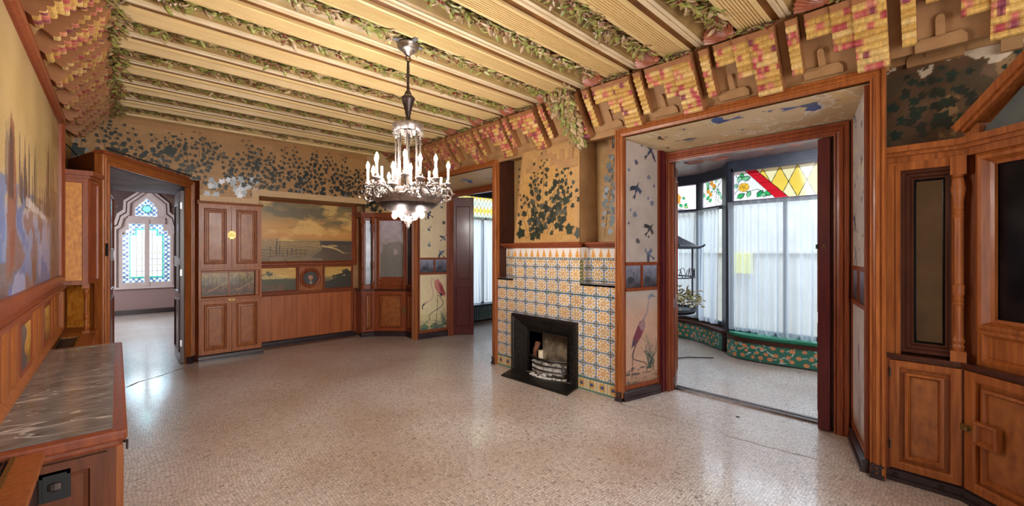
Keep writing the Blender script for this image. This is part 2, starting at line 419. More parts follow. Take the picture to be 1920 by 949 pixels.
# ---- canvases: pictures, painted walls and glazed tiles computed onto fine grids
def smooth_noise(ny, nx, cells, seed, octaves=4):
    rs = np.random.RandomState(seed); out = np.zeros((ny, nx)); amp = 1.0; tot = 0
    for o in range(octaves):
        cy = max(2, int(cells[1] * 2 ** o)) + 1; cx = max(2, int(cells[0] * 2 ** o)) + 1
        g = rs.rand(cy, cx); yy = np.linspace(0, cy - 1.001, ny); xx = np.linspace(0, cx - 1.001, nx)
        y0 = yy.astype(int); x0 = xx.astype(int); fy = (yy - y0)[:, None]; fx = (xx - x0)[None, :]
        fy = fy * fy * (3 - 2 * fy); fx = fx * fx * (3 - 2 * fx)
        v = g[y0][:, x0] * (1 - fy) * (1 - fx) + g[y0 + 1][:, x0] * fy * (1 - fx) + g[y0][:, x0 + 1] * (1 - fy) * fx + g[y0 + 1][:, x0 + 1] * fy * fx
        out += v * amp; tot += amp; amp *= 0.5
    return out / tot

class Cv:
    def __init__(s, W, H, res, bg=(128, 128, 128)):
        s.W, s.H = W, H; s.nx = max(2, int(round(W / res)) + 1); s.ny = max(2, int(round(H / res)) + 1)
        s.x = np.linspace(0, W, s.nx); s.y = np.linspace(0, H, s.ny)
        s.X, s.Y = np.meshgrid(s.x, s.y)
        s.a = np.zeros((s.ny, s.nx, 4)); s.a[..., :3] = np.array(bg, dtype=float)
    def _bb(s, x0, x1, y0, y1):
        i0 = max(0, int(np.searchsorted(s.x, x0))); i1 = min(s.nx, int(np.searchsorted(s.x, x1, 'right')))
        j0 = max(0, int(np.searchsorted(s.y, y0))); j1 = min(s.ny, int(np.searchsorted(s.y, y1, 'right')))
        return slice(j0, j1), slice(i0, i1)
    def _put(s, sl, m, c, al, met):
        if m.size == 0: return
        m = (m * al)[..., None]; A = s.a[sl]
        A[..., :3] = A[..., :3] * (1 - m) + np.array(c, dtype=float) * m
        if met is not None: A[..., 3:] = A[..., 3:] * (1 - m) + met * m
    def mask(s, m, c, al=1.0, met=None): s._put((slice(None), slice(None)), m.astype(float), c, al, met); return s
    def poly(s, pts, c, al=1.0, met=None):
        P = np.array(pts, dtype=float); sl = s._bb(P[:, 0].min(), P[:, 0].max(), P[:, 1].min(), P[:, 1].max())
        X = s.X[sl]; Y = s.Y[sl]; m = np.zeros(X.shape, bool); n = len(P)
        for i in range(n):
            x1, y1 = P[i]; x2, y2 = P[(i + 1) % n]
            if y1 == y2: continue
            m ^= ((y1 > Y) != (y2 > Y)) & (X < (x2 - x1) * (Y - y1) / (y2 - y1) + x1)
        s._put(sl, m.astype(float), c, al, met); return s
    def rect(s, x0, x1, y0, y1, c, al=1.0, met=None):
        sl = s._bb(x0, x1, y0, y1); s._put(sl, np.ones(s.X[sl].shape), c, al, met); return s
    def ell(s, cx, cy, rx, ry, c, al=1.0, ang=0.0, soft=0.0, met=None):
        r = max(rx, ry) * (1 + soft); sl = s._bb(cx - r, cx + r, cy - r, cy + r)
        dx = s.X[sl] - cx; dy = s.Y[sl] - cy; ca, sa = math.cos(ang), math.sin(ang)
        q = ((dx * ca + dy * sa) / rx) ** 2 + ((-dx * sa + dy * ca) / ry) ** 2
        m = (q < 1).astype(float) if soft == 0 else np.clip((1 + soft - np.sqrt(q)) / soft, 0, 1)
        s._put(sl, m, c, al, met); return s
    def line(s, pts, wd, c, al=1.0, met=None, w1=None):
        n = len(pts)
        for i in range(n - 1):
            a = np.array(pts[i], float); b = np.array(pts[i + 1], float)
            ww = wd if w1 is None else wd + (w1 - wd) * i / max(1, n - 2)
            sl = s._bb(min(a[0], b[0]) - ww, max(a[0], b[0]) + ww, min(a[1], b[1]) - ww, max(a[1], b[1]) + ww)
            d = b - a; l2 = float(d @ d) or 1e-9; X = s.X[sl]; Y = s.Y[sl]
            t = np.clip(((X - a[0]) * d[0] + (Y - a[1]) * d[1]) / l2, 0, 1)
            q = np.hypot(X - a[0] - t * d[0], Y - a[1] - t * d[1])
            s._put(sl, (q < ww / 2).astype(float), c, al, met)
        return s
    def noise(s, amt, cells, seed, tint=(1, 1, 1), octaves=4):
        n = smooth_noise(s.ny, s.nx, cells, seed, octaves) - 0.5
        s.a[..., :3] = np.clip(s.a[..., :3] + n[..., None] * amt * np.array(tint, float), 0, 255); return s
    def grad(s, stops):
        t = s.Y / s.H; ks = [k for k, _ in stops]
        for ch in range(3): s.a[..., ch] = np.interp(t, ks, [c[ch] for _, c in stops])
        return s
    def build(s, name, mat, fr, u0, w, z0, parent=None, skip=None, warp=None, extra=None):
        """extra = (mask, material): those cells take the second material"""
        ny, nx = s.ny, s.nx
        B = np.array([fr((u0, w, z0)), fr((u0 + 1, w, z0)), fr((u0, w, z0 + 1))]); o = B[0]; eu = B[1] - o; ez = B[2] - o
        V = o + s.X[..., None] * eu + s.Y[..., None] * ez
        if warp is not None: V = V + warp(s.X, s.Y)
        V = V.reshape(-1, 3)
        idx = np.arange(ny * nx).reshape(ny, nx)
        Q = np.stack([idx[:-1, :-1], idx[:-1, 1:], idx[1:, 1:], idx[1:, :-1]], -1).reshape(-1, 4)
        if skip is not None:
            cx = (s.X[:-1, :-1] + s.X[1:, 1:]) / 2; cy = (s.Y[:-1, :-1] + s.Y[1:, 1:]) / 2
            Q = Q[~skip(cx, cy).reshape(-1)]
        org = Vector(((V[:, 0].min() + V[:, 0].max()) / 2, (V[:, 1].min() + V[:, 1].max()) / 2, V[:, 2].min()))
        me = bpy.data.meshes.new(name)
        used = np.unique(Q); remap = np.full(ny * nx, -1); remap[used] = np.arange(len(used)); Q = remap[Q]; V = V[used]
        me.vertices.add(len(V)); me.vertices.foreach_set('co', (V - np.array(org)).astype(np.float32).ravel())
        me.loops.add(Q.size); me.loops.foreach_set('vertex_index', Q.astype(np.int32).ravel())
        me.polygons.add(len(Q)); me.polygons.foreach_set('loop_start', np.arange(0, Q.size, 4, dtype=np.int32))
        me.update(calc_edges=True)
        c = np.ones((ny * nx, 4)); c[:, :3] = lin(np.clip(s.a[..., :3], 0, 255)).reshape(-1, 3); c[:, 3] = s.a[..., 3].reshape(-1)
        ca = me.color_attributes.new('Col', 'FLOAT_COLOR', 'POINT'); ca.data.foreach_set('color', c[used].astype(np.float32).ravel())
        me.materials.append(mat); me.validate()
        ob = bpy.data.objects.new(name, me); COL.objects.link(ob); place(ob, org, parent)
        return ob
# ================================================================ the shell of the room
XL, XR, YF = -0.40, 3.92, 7.83
ZB = 3.33                       # underside of the beams
FRR = Fr((XR, 0, 0), (0, 1), (-1, 0))     # right wall: u = y, w into the room
FRL = Fr((XL, 0, 0), (0, 1), (1, 0))      # left wall
ORD = ['first', 'second', 'third', 'fourth', 'fifth', 'sixth', 'seventh', 'eighth', 'ninth', 'tenth', 'eleventh', 'twelfth', 'thirteenth', 'fourteenth']

# floor with its old cracks
fb = MB(); fb.box(-2.2, 9.0, -3.2, 14.4, -0.12, 0.0)
fb.m = 1
def crack(pts, wd):
    P = []
    for a, b in zip(pts[:-1], pts[1:]):
        n = max(2, int(math.dist(a, b) / 0.05))
        for i in range(n):
            t = i / n; P.append((a[0] + (b[0] - a[0]) * t + R.uniform(-1, 1) * 0.008, a[1] + (b[1] - a[1]) * t + R.uniform(-1, 1) * 0.008))
    P.append(pts[-1]); vs = []; fs = []
    for i, p in enumerate(P):
        q = P[min(i + 1, len(P) - 1)]; o = P[max(i - 1, 0)]; d = Vector((q[0] - o[0], q[1] - o[1])).normalized(); ww = wd * R.uniform(0.3, 1)
        vs += [(p[0] - d.y * ww, p[1] + d.x * ww, 0.0012), (p[0] + d.y * ww, p[1] - d.x * ww, 0.0012)]
    for i in range(len(P) - 1): fs.append((2 * i, 2 * i + 1, 2 * i + 3, 2 * i + 2))
    fb.add(vs, fs)
crack([(3.9, 2.75), (3.825, 2.318), (3.821, 2.019), (3.853, 1.72), (3.835, 1.604), (3.854, 1.03), (3.895, 0.8), (3.904, 0.503)], 0.004)
crack([(0.05, 6.62), (0.208, 6.842), (0.407, 6.985), (0.673, 7.237)], 0.016)
crack([(4.0, 4.6), (4.35, 5.2), (4.75, 6.2)], 0.003)
fb.m = 2; fb.box(1.68, 3.28, 7.62, 7.83, 0.0, 0.0015)
M_CRACK = plain('crack_dirt', (104, 84, 72), (150, 128, 112), rough=0.8, scale=60)
M_WORN = plain('worn_screed', (120, 88, 72), (150, 114, 94), rough=0.6, scale=14)
struct(fb.build('floor', [M_FLOOR, M_CRACK, M_WORN], fixn=False))

cb = MB(); cb.box(-0.6, 4.06, -1.3, 8.0, 3.50, 3.62); struct(cb.build('ceiling', M_COFFER))
# masses behind the linings
lw = MB(); lw.box(-0.62, XL, -1.3, 7.9, 0, 3.5); struct(lw.build('wall_left', M_PLASTER))
rw = MB()
rw.box(3.93, 4.64, 2.45, 3.02, 0, 1.20); rw.box(3.93, 4.64, 4.08, 4.45, 0, 1.20); rw.box(3.93, 4.64, 3.02, 4.08, 0.75, 1.20)
rw.box(4.10, 4.64, 2.42, 4.46, 1.20, 1.70); rw.box(4.255, 4.64, 2.42, 4.46, 1.70, 2.95)
rw.box(4.12, 4.64, -1.3, 0.40, 0, 3.5)
rw.box(3.96, 4.64, 0.30, 8.0, 2.92, 3.5)
rw.box(4.02, 4.64, 6.66, 8.0, 0, 2.92)
rw.box(4.10, 4.64, -0.06, 0.42, 0, 3.5)
rw.m = 1; rw.box(3.93, 4.64, 4.435, 4.50, 0, 2.92); struct(rw.build('wall_right', [M_PLASTER, M_WOODD]))

# ---------------------------------------------------------------- beams
YB = [-0.94, -0.31, 0.31, 0.94, 1.56, 2.16, 2.80, 3.43, 4.03, 4.65, 5.30, 5.93, 6.58]
BW = 0.215
def beam(k, yb, last=False):
    x0, x1 = -0.14, 3.62
    lab = 'ribbed cream ceiling beam, %s counted from the ivy-painted end wall' % ORD[len(YB) - 1 - k]
    t = thing('ceiling_beam', lab, 'ceiling beam', (1.74, yb + BW / 2, ZB), 'cream ribbed beams across the ceiling')
    m = MB(); pr = []
    n = 8; gw = (BW - 0.05) / n
    pr.append((yb, ZB)); pr.append((yb + 0.025, ZB - 0.004))
    for i in range(n):
        a = yb + 0.025 + i * gw
        pr += [(a + gw * 0.15, ZB + 0.005), (a + gw * 0.5, ZB + 0.005), (a + gw * 0.62, ZB - 0.003), (a + gw, ZB - 0.003)]
    pr += [(yb + BW, ZB), (yb + BW, 3.36), (yb, 3.36)]
    m.sweep(pr, x0, x1); m.build('soffit', M_CREAM, t)
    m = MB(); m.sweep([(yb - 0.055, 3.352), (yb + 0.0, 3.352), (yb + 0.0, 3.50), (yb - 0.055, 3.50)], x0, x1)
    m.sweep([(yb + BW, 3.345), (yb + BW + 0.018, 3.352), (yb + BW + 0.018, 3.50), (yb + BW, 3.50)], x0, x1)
    m.build('brown_fillet', M_BROWN, t)  # brown fillets along both edges of the soffit
    m = MB(); m.sweep([(yb - 0.052, 3.348), (yb - 0.085, 3.343), (yb - 0.088, 3.356), (yb - 0.098, 3.356), (yb - 0.10, 3.348), (yb - 0.125, 3.352), (yb - 0.125, 3.40), (yb - 0.052, 3.40)], x0, x1)
    m.build('moulding', M_PALE, t)
    m = MB(); m.sweep([(yb - 0.124, 3.358), (yb - 0.15, 3.366), (yb - 0.235, 3.43), (yb - 0.255, 3.50), (yb - 0.124, 3.50)], x0, x1)
    m.build('side_panel', M_COFFER, t)
    return t
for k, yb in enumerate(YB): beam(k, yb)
# border strip where the ceiling meets the ivy wall
m = MB(); m.sweep([(7.20, ZB), (7.36, ZB), (7.36, 3.5), (7.08, 3.5), (7.09, 3.37), (7.12, 3.348), (7.15, 3.348), (7.152, 3.356), (7.19, 3.356)], -0.14, 3.64)
struct(m.build('trim_1', M_CREAM))

# ---------------------------------------------------------------- painted tile corbels along both long walls
def slope(t, up=0.0):
    return (0.30 * (1 - t) + 0.807 * up, ZB - 0.41 * t - 0.59 * up)
YEL = [(196, 158, 88), (210, 178, 116), (186, 146, 78), (204, 168, 98)]
ROS = [(188, 98, 94), (164, 64, 74), (128, 58, 78), (198, 120, 106), (174, 78, 82)]
def corbel(fr, yb, label, group, pink=0.5):
    o = fr((yb + 0.3, 0.15, 3.1)); t = thing('tile_corbel', label, 'corbel', o, group)
    rows = 11
    m = MB(fr); a, b = slope(0, -0.03), slope(1.0, -0.03)
    m.add([(yb - 0.02, 0, b[1]), (yb + 0.61, 0, b[1]), (yb + 0.61, a[0], a[1]), (yb - 0.02, a[0], a[1]), (yb - 0.02, 0, 3.36), (yb + 0.61, 0, 3.36), (yb + 0.61, a[0], 3.36), (yb - 0.02, a[0], 3.36)],
          [(0, 1, 2, 3), (3, 2, 6, 7), (0, 3, 7, 4), (1, 5, 6, 2), (4, 7, 6, 5), (0, 4, 5, 1)])
    m.build('backing', M_PLASTER, t)
    for (u0, u1, end, up) in [(yb - 0.02, yb + 0.15, 1.0, .085), (yb + 0.15, yb + 0.27, 0.64, .070), (yb + 0.27, yb + 0.42, 0.37, .056), (yb + 0.465, yb + 0.535, 0.82, .07)]:
        tiles = MB(fr); tiles.fc = []; side = MB(fr); n = max(2, round(rows * end)); prof = []
        for i in range(1, n):
            for j in range(5):
                q = j / 4; prof.append(slope(i / rows + q / rows, up + 0.022 * math.sin(math.pi * (0.04 + 0.92 * q)) - 0.004))
        prof2 = [slope(0, -0.03), slope(0, up + 0.005)] + prof + [slope(n / rows, -0.03)]
        for u in (u0, u1): side.add([(u, w_, z_) for w_, z_ in prof2], [tuple(range(len(prof2)))])
        for p, q in ((0, 1), (1, 2), (-1, -2)): side.add([(u0,) + prof2[p], (u1,) + prof2[p], (u1,) + prof2[q], (u0,) + prof2[q]], [(0, 1, 2, 3)])
        nseg = max(3, int((u1 - u0) / 0.011))
        for i in range(len(prof) // 5):
            base = np.array(R.choice(YEL), float); pat = []; x = u0 + R.uniform(-.02, .04)
            while x < u1 + .02:
                if R.random() < pink: pat.append((x, R.uniform(.014, .026), np.array(R.choice(ROS), float)))
                x += R.uniform(.035, .06)
            for k in range(nseg):
                a0 = u0 + (u1 - u0) * k / nseg; a1 = u0 + (u1 - u0) * (k + 1) / nseg; um = (a0 + a1) / 2
                c = base * R.uniform(.93, 1.05)
                for (cx_, hw, cc_) in pat:
                    f = min(1, max(0, 1.5 - abs(um - cx_) / hw)); c = c * (1 - f) + cc_ * f * R.uniform(.9, 1.08) + c * 0
                col = tuple(lin(np.clip(c, 0, 255))) + (1,)
                for j in range(4):
                    p, q = prof[5 * i + j], prof[5 * i + j + 1]
                    tiles.add([(a0,) + p, (a1,) + p, (a1,) + q, (a0,) + q], [(0, 1, 2, 3)]); tiles.fc.append(col)
        d = side.build('column', M_CORBSIDE, t); tiles.build('tiles', M_CORB, d, fixn=False)
    # plaster steps and little arch under the tiles
    m = MB(fr)
    def arch(uc, z0, hw, h):
        pts = [(uc - hw, z0), (uc + hw, z0), (uc + hw, z0 + h - hw)] + [(uc + hw * math.cos(a), z0 + h - hw + hw * math.sin(a)) for a in [0.4, 0.8, 1.2, 1.57, 1.94, 2.34, 2.74]] + [(uc - hw, z0 + h - hw)]
        return pts
    def put(pts, th):
        vs = []
        for u, z in pts:
            tt = (ZB - z) / 0.41; b0 = 0.30 * (1 - tt) if tt < 1 else 0.0
            b0 += 0.0
            vs.append((u, b0 - 0.02, z))
        for u, z in pts:
            tt = (ZB - z) / 0.41; b0 = 0.30 * (1 - tt) if tt < 1 else 0.0
            vs.append((u, b0 + th, z))
        n = len(pts)
        m.add(vs, [tuple(range(n - 1, -1, -1)), tuple(range(n, 2 * n))] + [(i, (i + 1) % n, n + (i + 1) % n, n + i) for i in range(n)])
    put(arch(yb + 0.36, 2.99, 0.022, 0.11), 0.010); put([(yb + 0.24, 2.93), (yb + 0.48, 2.93), (yb + 0.48, 2.97), (yb + 0.455, 2.995), (yb + 0.265, 2.995), (yb + 0.24, 2.97)], 0.010)
    m.build('stepped_relief', M_LEDGE if fr is None else M_PLASTER, t)
    return t
for k, yb in enumerate(YB):
    corbel(FRR, yb, 'corbel of red and yellow tiles, %s from the far end of the window wall' % ORD[12 - k], 'tile corbels above the openings and chimney', .5 if yb > 2.4 else .28)
for k, yb in enumerate(YB[5:]):
    corbel(FRL, yb, 'corbel of pink and yellow tiles over the big canvas, %s from the ivy wall' % ORD[7 - k], 'tile corbels above the big canvas', .4)

# plaster between the corbels and the openings, right wall
m = MB(FRR); m.box(0.30, 7.4, -0.04, 0.0, 2.86, 2.95); struct(m.build('trim_2', M_PLASTER))
# ---------------------------------------------------------------- scallop shells under the coffers, window wall
def shell(yb, k):
    m = MB(FRR); c = (yb + 0.265, 0.37, 3.322); n = 11; vs = [c]; rr = 0.20
    ax = Vector((1, 0, 0)); up = Vector((0, 0.85, 0.35)); out = Vector((0, 0.4, -0.9))
    for i in range(2 * n + 1):
        a = math.radians(-4 + 118 * i / (2 * n)); d = ax * math.cos(a) + up * math.sin(a); h = 0.012 if i % 2 else 0.0
        vs.append(tuple(Vector(c) + d * 0.035 + out * 0.03)); vs.append(tuple(Vector(c) + d * rr * 0.6 + out * (0.022 + h))); vs.append(tuple(Vector(c) + d * (rr + h) + out * (0.002 + h))); vs.append(tuple(Vector(c) + d * rr * 0.98 - out * 0.03))
    fs = []
    for i in range(2 * n):
        a = 1 + 4 * i; b = a + 4
        fs += [(0, a, b), (a, a + 1, b + 1, b), (a + 1, a + 2, b + 2, b + 1), (a + 2, a + 3, b + 3, b + 2)]
    m.add(vs, fs)
    m.lathe((c[0], c[1] + 0.02, c[2]), [(0.0, -0.035), (0.03, -0.02), (0.038, 0.0), (0.026, 0.028), (0, 0.035)], 10)
    tag(m.build('scallop_shell', M_SHELL, smooth=False), 'terracotta scallop shell closing a ceiling coffer, %s from the far end of the window wall' % ORD[10 - k], 'shell ornament', 'scallop shells along the window wall')
for k, yb in enumerate(YB[2:]): shell(yb, k)
# ================================================================ painters' helpers
def ivy_leaf(cv, x, y, s, ang, c, met=0.5):
    P = [(0, 1.1), (0.34, 0.5), (0.9, 0.34), (0.66, -0.1), (0.58, -0.58), (0, -0.42), (-0.58, -0.58), (-0.66, -0.1), (-0.9, 0.34), (-0.34, 0.5)]
    ca, sa = math.cos(ang), math.sin(ang)
    cv.poly([(x + (p * ca - q * sa) * s, y + (p * sa + q * ca) * s) for p, q in P], c, 1, met)
def ivy_vine(cv, x, y, ang, length, rnd, s0=0.045, cols=((44, 50, 46), (58, 62, 54), (36, 44, 42)), dens=1.0, curl=0.25):
    step = max(0.035, s0 * 0.9); n = int(length / step); pts = [(x, y)]; a = ang
    for i in range(n):
        a += rnd.uniform(-1, 1) * curl; x += math.cos(a) * step; y += math.sin(a) * step; pts.append((x, y))
    cv.line(pts, 0.008, (74, 54, 30), 0.85, w1=0.004)
    for i, (px, py) in enumerate(pts[1:]):
        if rnd.random() > dens: continue
        t = 1 - i / n; s = s0 * (0.6 + 0.6 * t) * rnd.uniform(0.7, 1.2); sd = 1 if i % 2 else -1
        b = a + sd * rnd.uniform(0.7, 1.5); d = s * 1.0
        ivy_leaf(cv, px + math.cos(b) * d, py + math.sin(b) * d, s * 0.72, b - math.pi / 2 + rnd.uniform(-.4, .4), cols[rnd.randrange(len(cols))])
def bird(cv, x, y, s, ang, c, c2=None, kind=0):
    c2 = c2 or tuple(v * 0.7 for v in c); ca, sa = math.cos(ang), math.sin(ang)
    T = lambda P: [(x + (p * ca - q * sa) * s, y + (p * sa + q * ca) * s) for p, q in P]
    cv.poly(T([(-.5, 0), (-.3, .14), (.1, .17), (.42, .08), (.56, .02), (.42, -.06), (.05, -.16), (-.35, -.08)]), c)
    cv.poly(T([(-.45, .04), (-1.0, .22), (-.86, .06), (-1.02, -.12), (-.45, -.04)]), c2)
    if kind == 0:
        cv.poly(T([(-.15, .1), (-.55, .75), (-.35, .7), (-.28, .85), (-.02, .6), (.22, .12)]), c2)
        cv.poly(T([(-.1, -.1), (-.3, -.6), (-.1, -.55), (.02, -.72), (.15, -.4), (.2, -.1)]), c)
    elif kind == 1:
        cv.poly(T([(-.2, .1), (-.3, .45), (-.05, .62), (.2, .5), (.3, .12)]), c2)
    else:
        cv.poly(T([(.1, .1), (-.1, .8), (.05, 1.0), (.2, .8), (.26, .1)]), c2); cv.poly(T([(.1, -.1), (-.15, -.75), (.0, -.95), (.15, -.7), (.26, -.1)]), c2)
    cv.poly(T([(.5, .06), (.72, .02), (.5, -.03)]), (60, 44, 34))
def leafblob(cv, x, y, s, rnd, c):
    cv.poly([(x + math.cos(k * 0.9) * s * rnd.uniform(.5, 1), y + math.sin(k * 0.9) * s * rnd.uniform(.5, 1)) for k in range(7)], c, 0.85)
def reeds(cv, x, y, h, rnd, c, n=12, sp=0.08):
    for i in range(n):
        a = rnd.uniform(-0.5, 0.5); hh = h * rnd.uniform(0.55, 1)
        pts = [(x + rnd.uniform(-sp, sp) * 0.3 + math.sin(a) * hh * t * t * 1.1, y + hh * t * (1 - 0.15 * abs(a) * t)) for t in (0, .25, .5, .75, 1)]
        k = rnd.uniform(.75, 1.15); cv.line(pts, 0.011, tuple(v * k for v in c), 0.9, w1=0.003)
def curve(cv, P, w0, c, w1=None, n=14):
    """smooth line through points"""
    pts = []
    P = [P[0]] + list(P) + [P[-1]]
    for i in range(1, len(P) - 2):
        for k in range(n):
            t = k / n; a, b, c_, d = [np.array(P[i + j], float) for j in (-1, 0, 1, 2)]
            pts.append(tuple(0.5 * ((2 * b) + (-a + c_) * t + (2 * a - 5 * b + 4 * c_ - d) * t * t + (-a + 3 * b - 3 * c_ + d) * t ** 3)))
    pts.append(tuple(P[-1])); cv.line(pts, w0, c, 1, w1=w1)

# ================================================================ window wall: openings
M_AZ = None
def casing(fr, u0, u1, z1, wd, name, mat_, parent, w=0.0, scale=1.0):
    m = MB(fr); f = wd / 0.10; h = scale
    pr = [(0, -0.03), (0, 0.040 * h), (0.006 * f, 0.048 * h), (0.022 * f, 0.048 * h), (0.028 * f, 0.036 * h), (0.034 * f, 0.036 * h), (0.040 * f, 0.044 * h), (0.06 * f, 0.046 * h), (0.066 * f, 0.034 * h), (0.085 * f, 0.028 * h), (0.089 * f, 0.036 * h), (0.10 * f, 0.034 * h), (0.10 * f, -0.03)]
    pr = [(i, w + a) for i, a in pr]
    m.ring(u0, u1, 0.0, z1, pr, open_bottom=True); return m.build(name, mat_, parent)
def plinth_run(fr, u0, u1, name='plinth', parent=None, w=0.0, h=0.10):
    m = MB(fr); m.sweep([(w - 0.01, 0), (w + 0.045, 0), (w + 0.045, h * 0.30), (w + 0.03, h * 0.36), (w + 0.03, h * 0.66), (w + 0.036, h * 0.7), (w + 0.036, h * 0.84), (w + 0.014, h), (w - 0.01, h)], u0, u1)
    return m.build(name, M_PLINTH, parent)
def bolt_block(fr, u, z, w, parent, s=0.04):
    m = MB(fr); m.box(u - s, u + s, w, w + 0.055, 0, 0.035); m.box(u - s * .85, u + s * .85, w, w + 0.045, 0.035, 0.085); m.box(u - s * .95, u + s * .95, w, w + 0.052, 0.085, 0.10)
    m.add([(u + 0.012 * math.cos(a) , w + 0.055, 0.06 + 0.012 * math.sin(a)) for a in [k * 1.047 for k in range(6)]] + [(u, w + 0.063, 0.06)], [(i, (i + 1) % 6, 6) for i in range(6)])
    return m.build('foot_block', M_PLINTH, parent)

d1 = bpy.data.objects.new('door_1', None); COL.objects.link(d1); d1.location = (3.9, 1.4, 0); WORLDLOC['door_1'] = Vector((3.9, 1.4, 0)); struct(d1)
casing(FRR, 0.315, 2.485, 2.90, 0.085, 'outer_casing', M_WOOD, d1, 0.0)
FIN = Fr((4.60, 0, 0), (0, 1), (-1, 0))
casing(FIN, 0.60, 2.32, 2.72, 0.11, 'inner_casing', M_WOODR, d1, 0.0, 1.2)
m = MB(); m.box(4.62, 4.70, 0.60, 0.74, 0, 2.70); m.box(4.62, 4.70, 2.20, 2.34, 0, 2.70); m.box(4.62, 4.70, 0.6, 2.34, 2.62, 2.75); m.build('frame_lining', M_WOODD, d1)
m = MB(Fr((0, 0, 0), (0, 1), (1, 0))); m.sweep([(4.69, 0), (4.83, 0), (4.83, 0.012), (4.80, 0.024), (4.765, 0.024), (4.76, 0.01), (4.75, 0.01), (4.745, 0.02), (4.70, 0.02)], 0.74, 2.22); m.build('threshold_track', M_BRONZE, d1)
for u in (0.36, 2.44): bolt_block(FRR, u, 0, -0.0, d1)
d2 = bpy.data.objects.new('door_2', None); COL.objects.link(d2); d2.location = (3.9, 5.5, 0); WORLDLOC['door_2'] = Vector((3.9, 5.5, 0)); struct(d2)
casing(FRR, 4.42, 6.72, 2.90, 0.085, 'outer_casing', M_WOOD, d2, 0.0)
casing(FIN, 4.55, 6.60, 2.72, 0.11, 'inner_casing', M_WOODR, d2, 0.0, 1.2)
bolt_block(FRR, 4.47, 0, 0, d2)
# headers between the recess soffits and the ceiling
m = MB()
for (a, b) in ((0.40, 2.44), (4.44, 6.70)):
    m.hprism([(3.93, a), (4.64, a), (4.64, b), (3.93, b)], 2.815, 2.95); m.box(4.63, 4.70, a, b, 2.68, 3.5)
struct(m.build('wall_window_header', M_PLASTER))

# painted soffits
def soffit(ya, yb2, items, name, seed, damage):
    fr = lambda p: (3.92 + p[2], yb2 - p[0], 2.805 - 0.12 * p[2]); W = yb2 - ya
    cv = Cv(W, 0.70, 0.006, (196, 172, 132)); cv.noise(26, (8, 4), seed)
    cv.a[..., :3] += (cv.X[..., None] / W) * np.array([6, 2, -4])
    for it in items: bird(cv, *it)
    if damage:
        n = smooth_noise(cv.ny, cv.nx, (14, 6), seed + 3, 5)
        band = np.exp(-((cv.Y - 0.47) / 0.16) ** 2) * np.clip((cv.X - 0.7) / 0.3, 0, 1) + np.clip((cv.X - W + 0.22) / 0.1, 0, 1)
        cv.mask((n + band * 0.26 > 0.66), (214, 204, 186), 0.85); cv.mask((n + band * 0.26 > 0.72), (186, 158, 116), 0.8)
    return struct(cv.build(name, M_FRESCO, fr, 0, 0, 0))
BL = (48, 62, 112); GR = (70, 76, 88)
soffit(0.40, 2.42, [(0.32, 0.22, 0.085, 3.0, (112, 66, 40), (40, 44, 60), 0), (0.26, 0.5, 0.05, 0.3, (74, 68, 62), None, 1), (0.55, 0.38, 0.15, 0.15, (60, 70, 82), (150, 140, 128), 1), (0.62, 0.1, 0.05, 0.4, (104, 96, 108), None, 1),
       (0.95, 0.12, 0.20, 3.1, BL, (58, 74, 128), 1), (1.05, 0.4, 0.05, 0, (110, 116, 140), None, 1), (1.36, 0.10, 0.06, 0.2, (132, 122, 140), None, 1), (1.66, 0.16, 0.24, 0.12, (72, 76, 100), (64, 74, 128), 1)], 'trim_3', 5, True)
soffit(4.44, 6.70, [(1.2, 0.3, 0.2, 0.2, (90, 130, 180), (70, 110, 170), 0), (1.7, 0.4, 0.12, 0.5, (110, 120, 140), None, 1), (0.6, 0.3, 0.12, 2.5, (90, 96, 110), None, 0), (0.3, 0.45, 0.1, 1.5, (96, 96, 104), None, 1), (1.95, 0.3, 0.12, 0.4, (80, 90, 120), None, 0)], 'trim_4', 9, False)

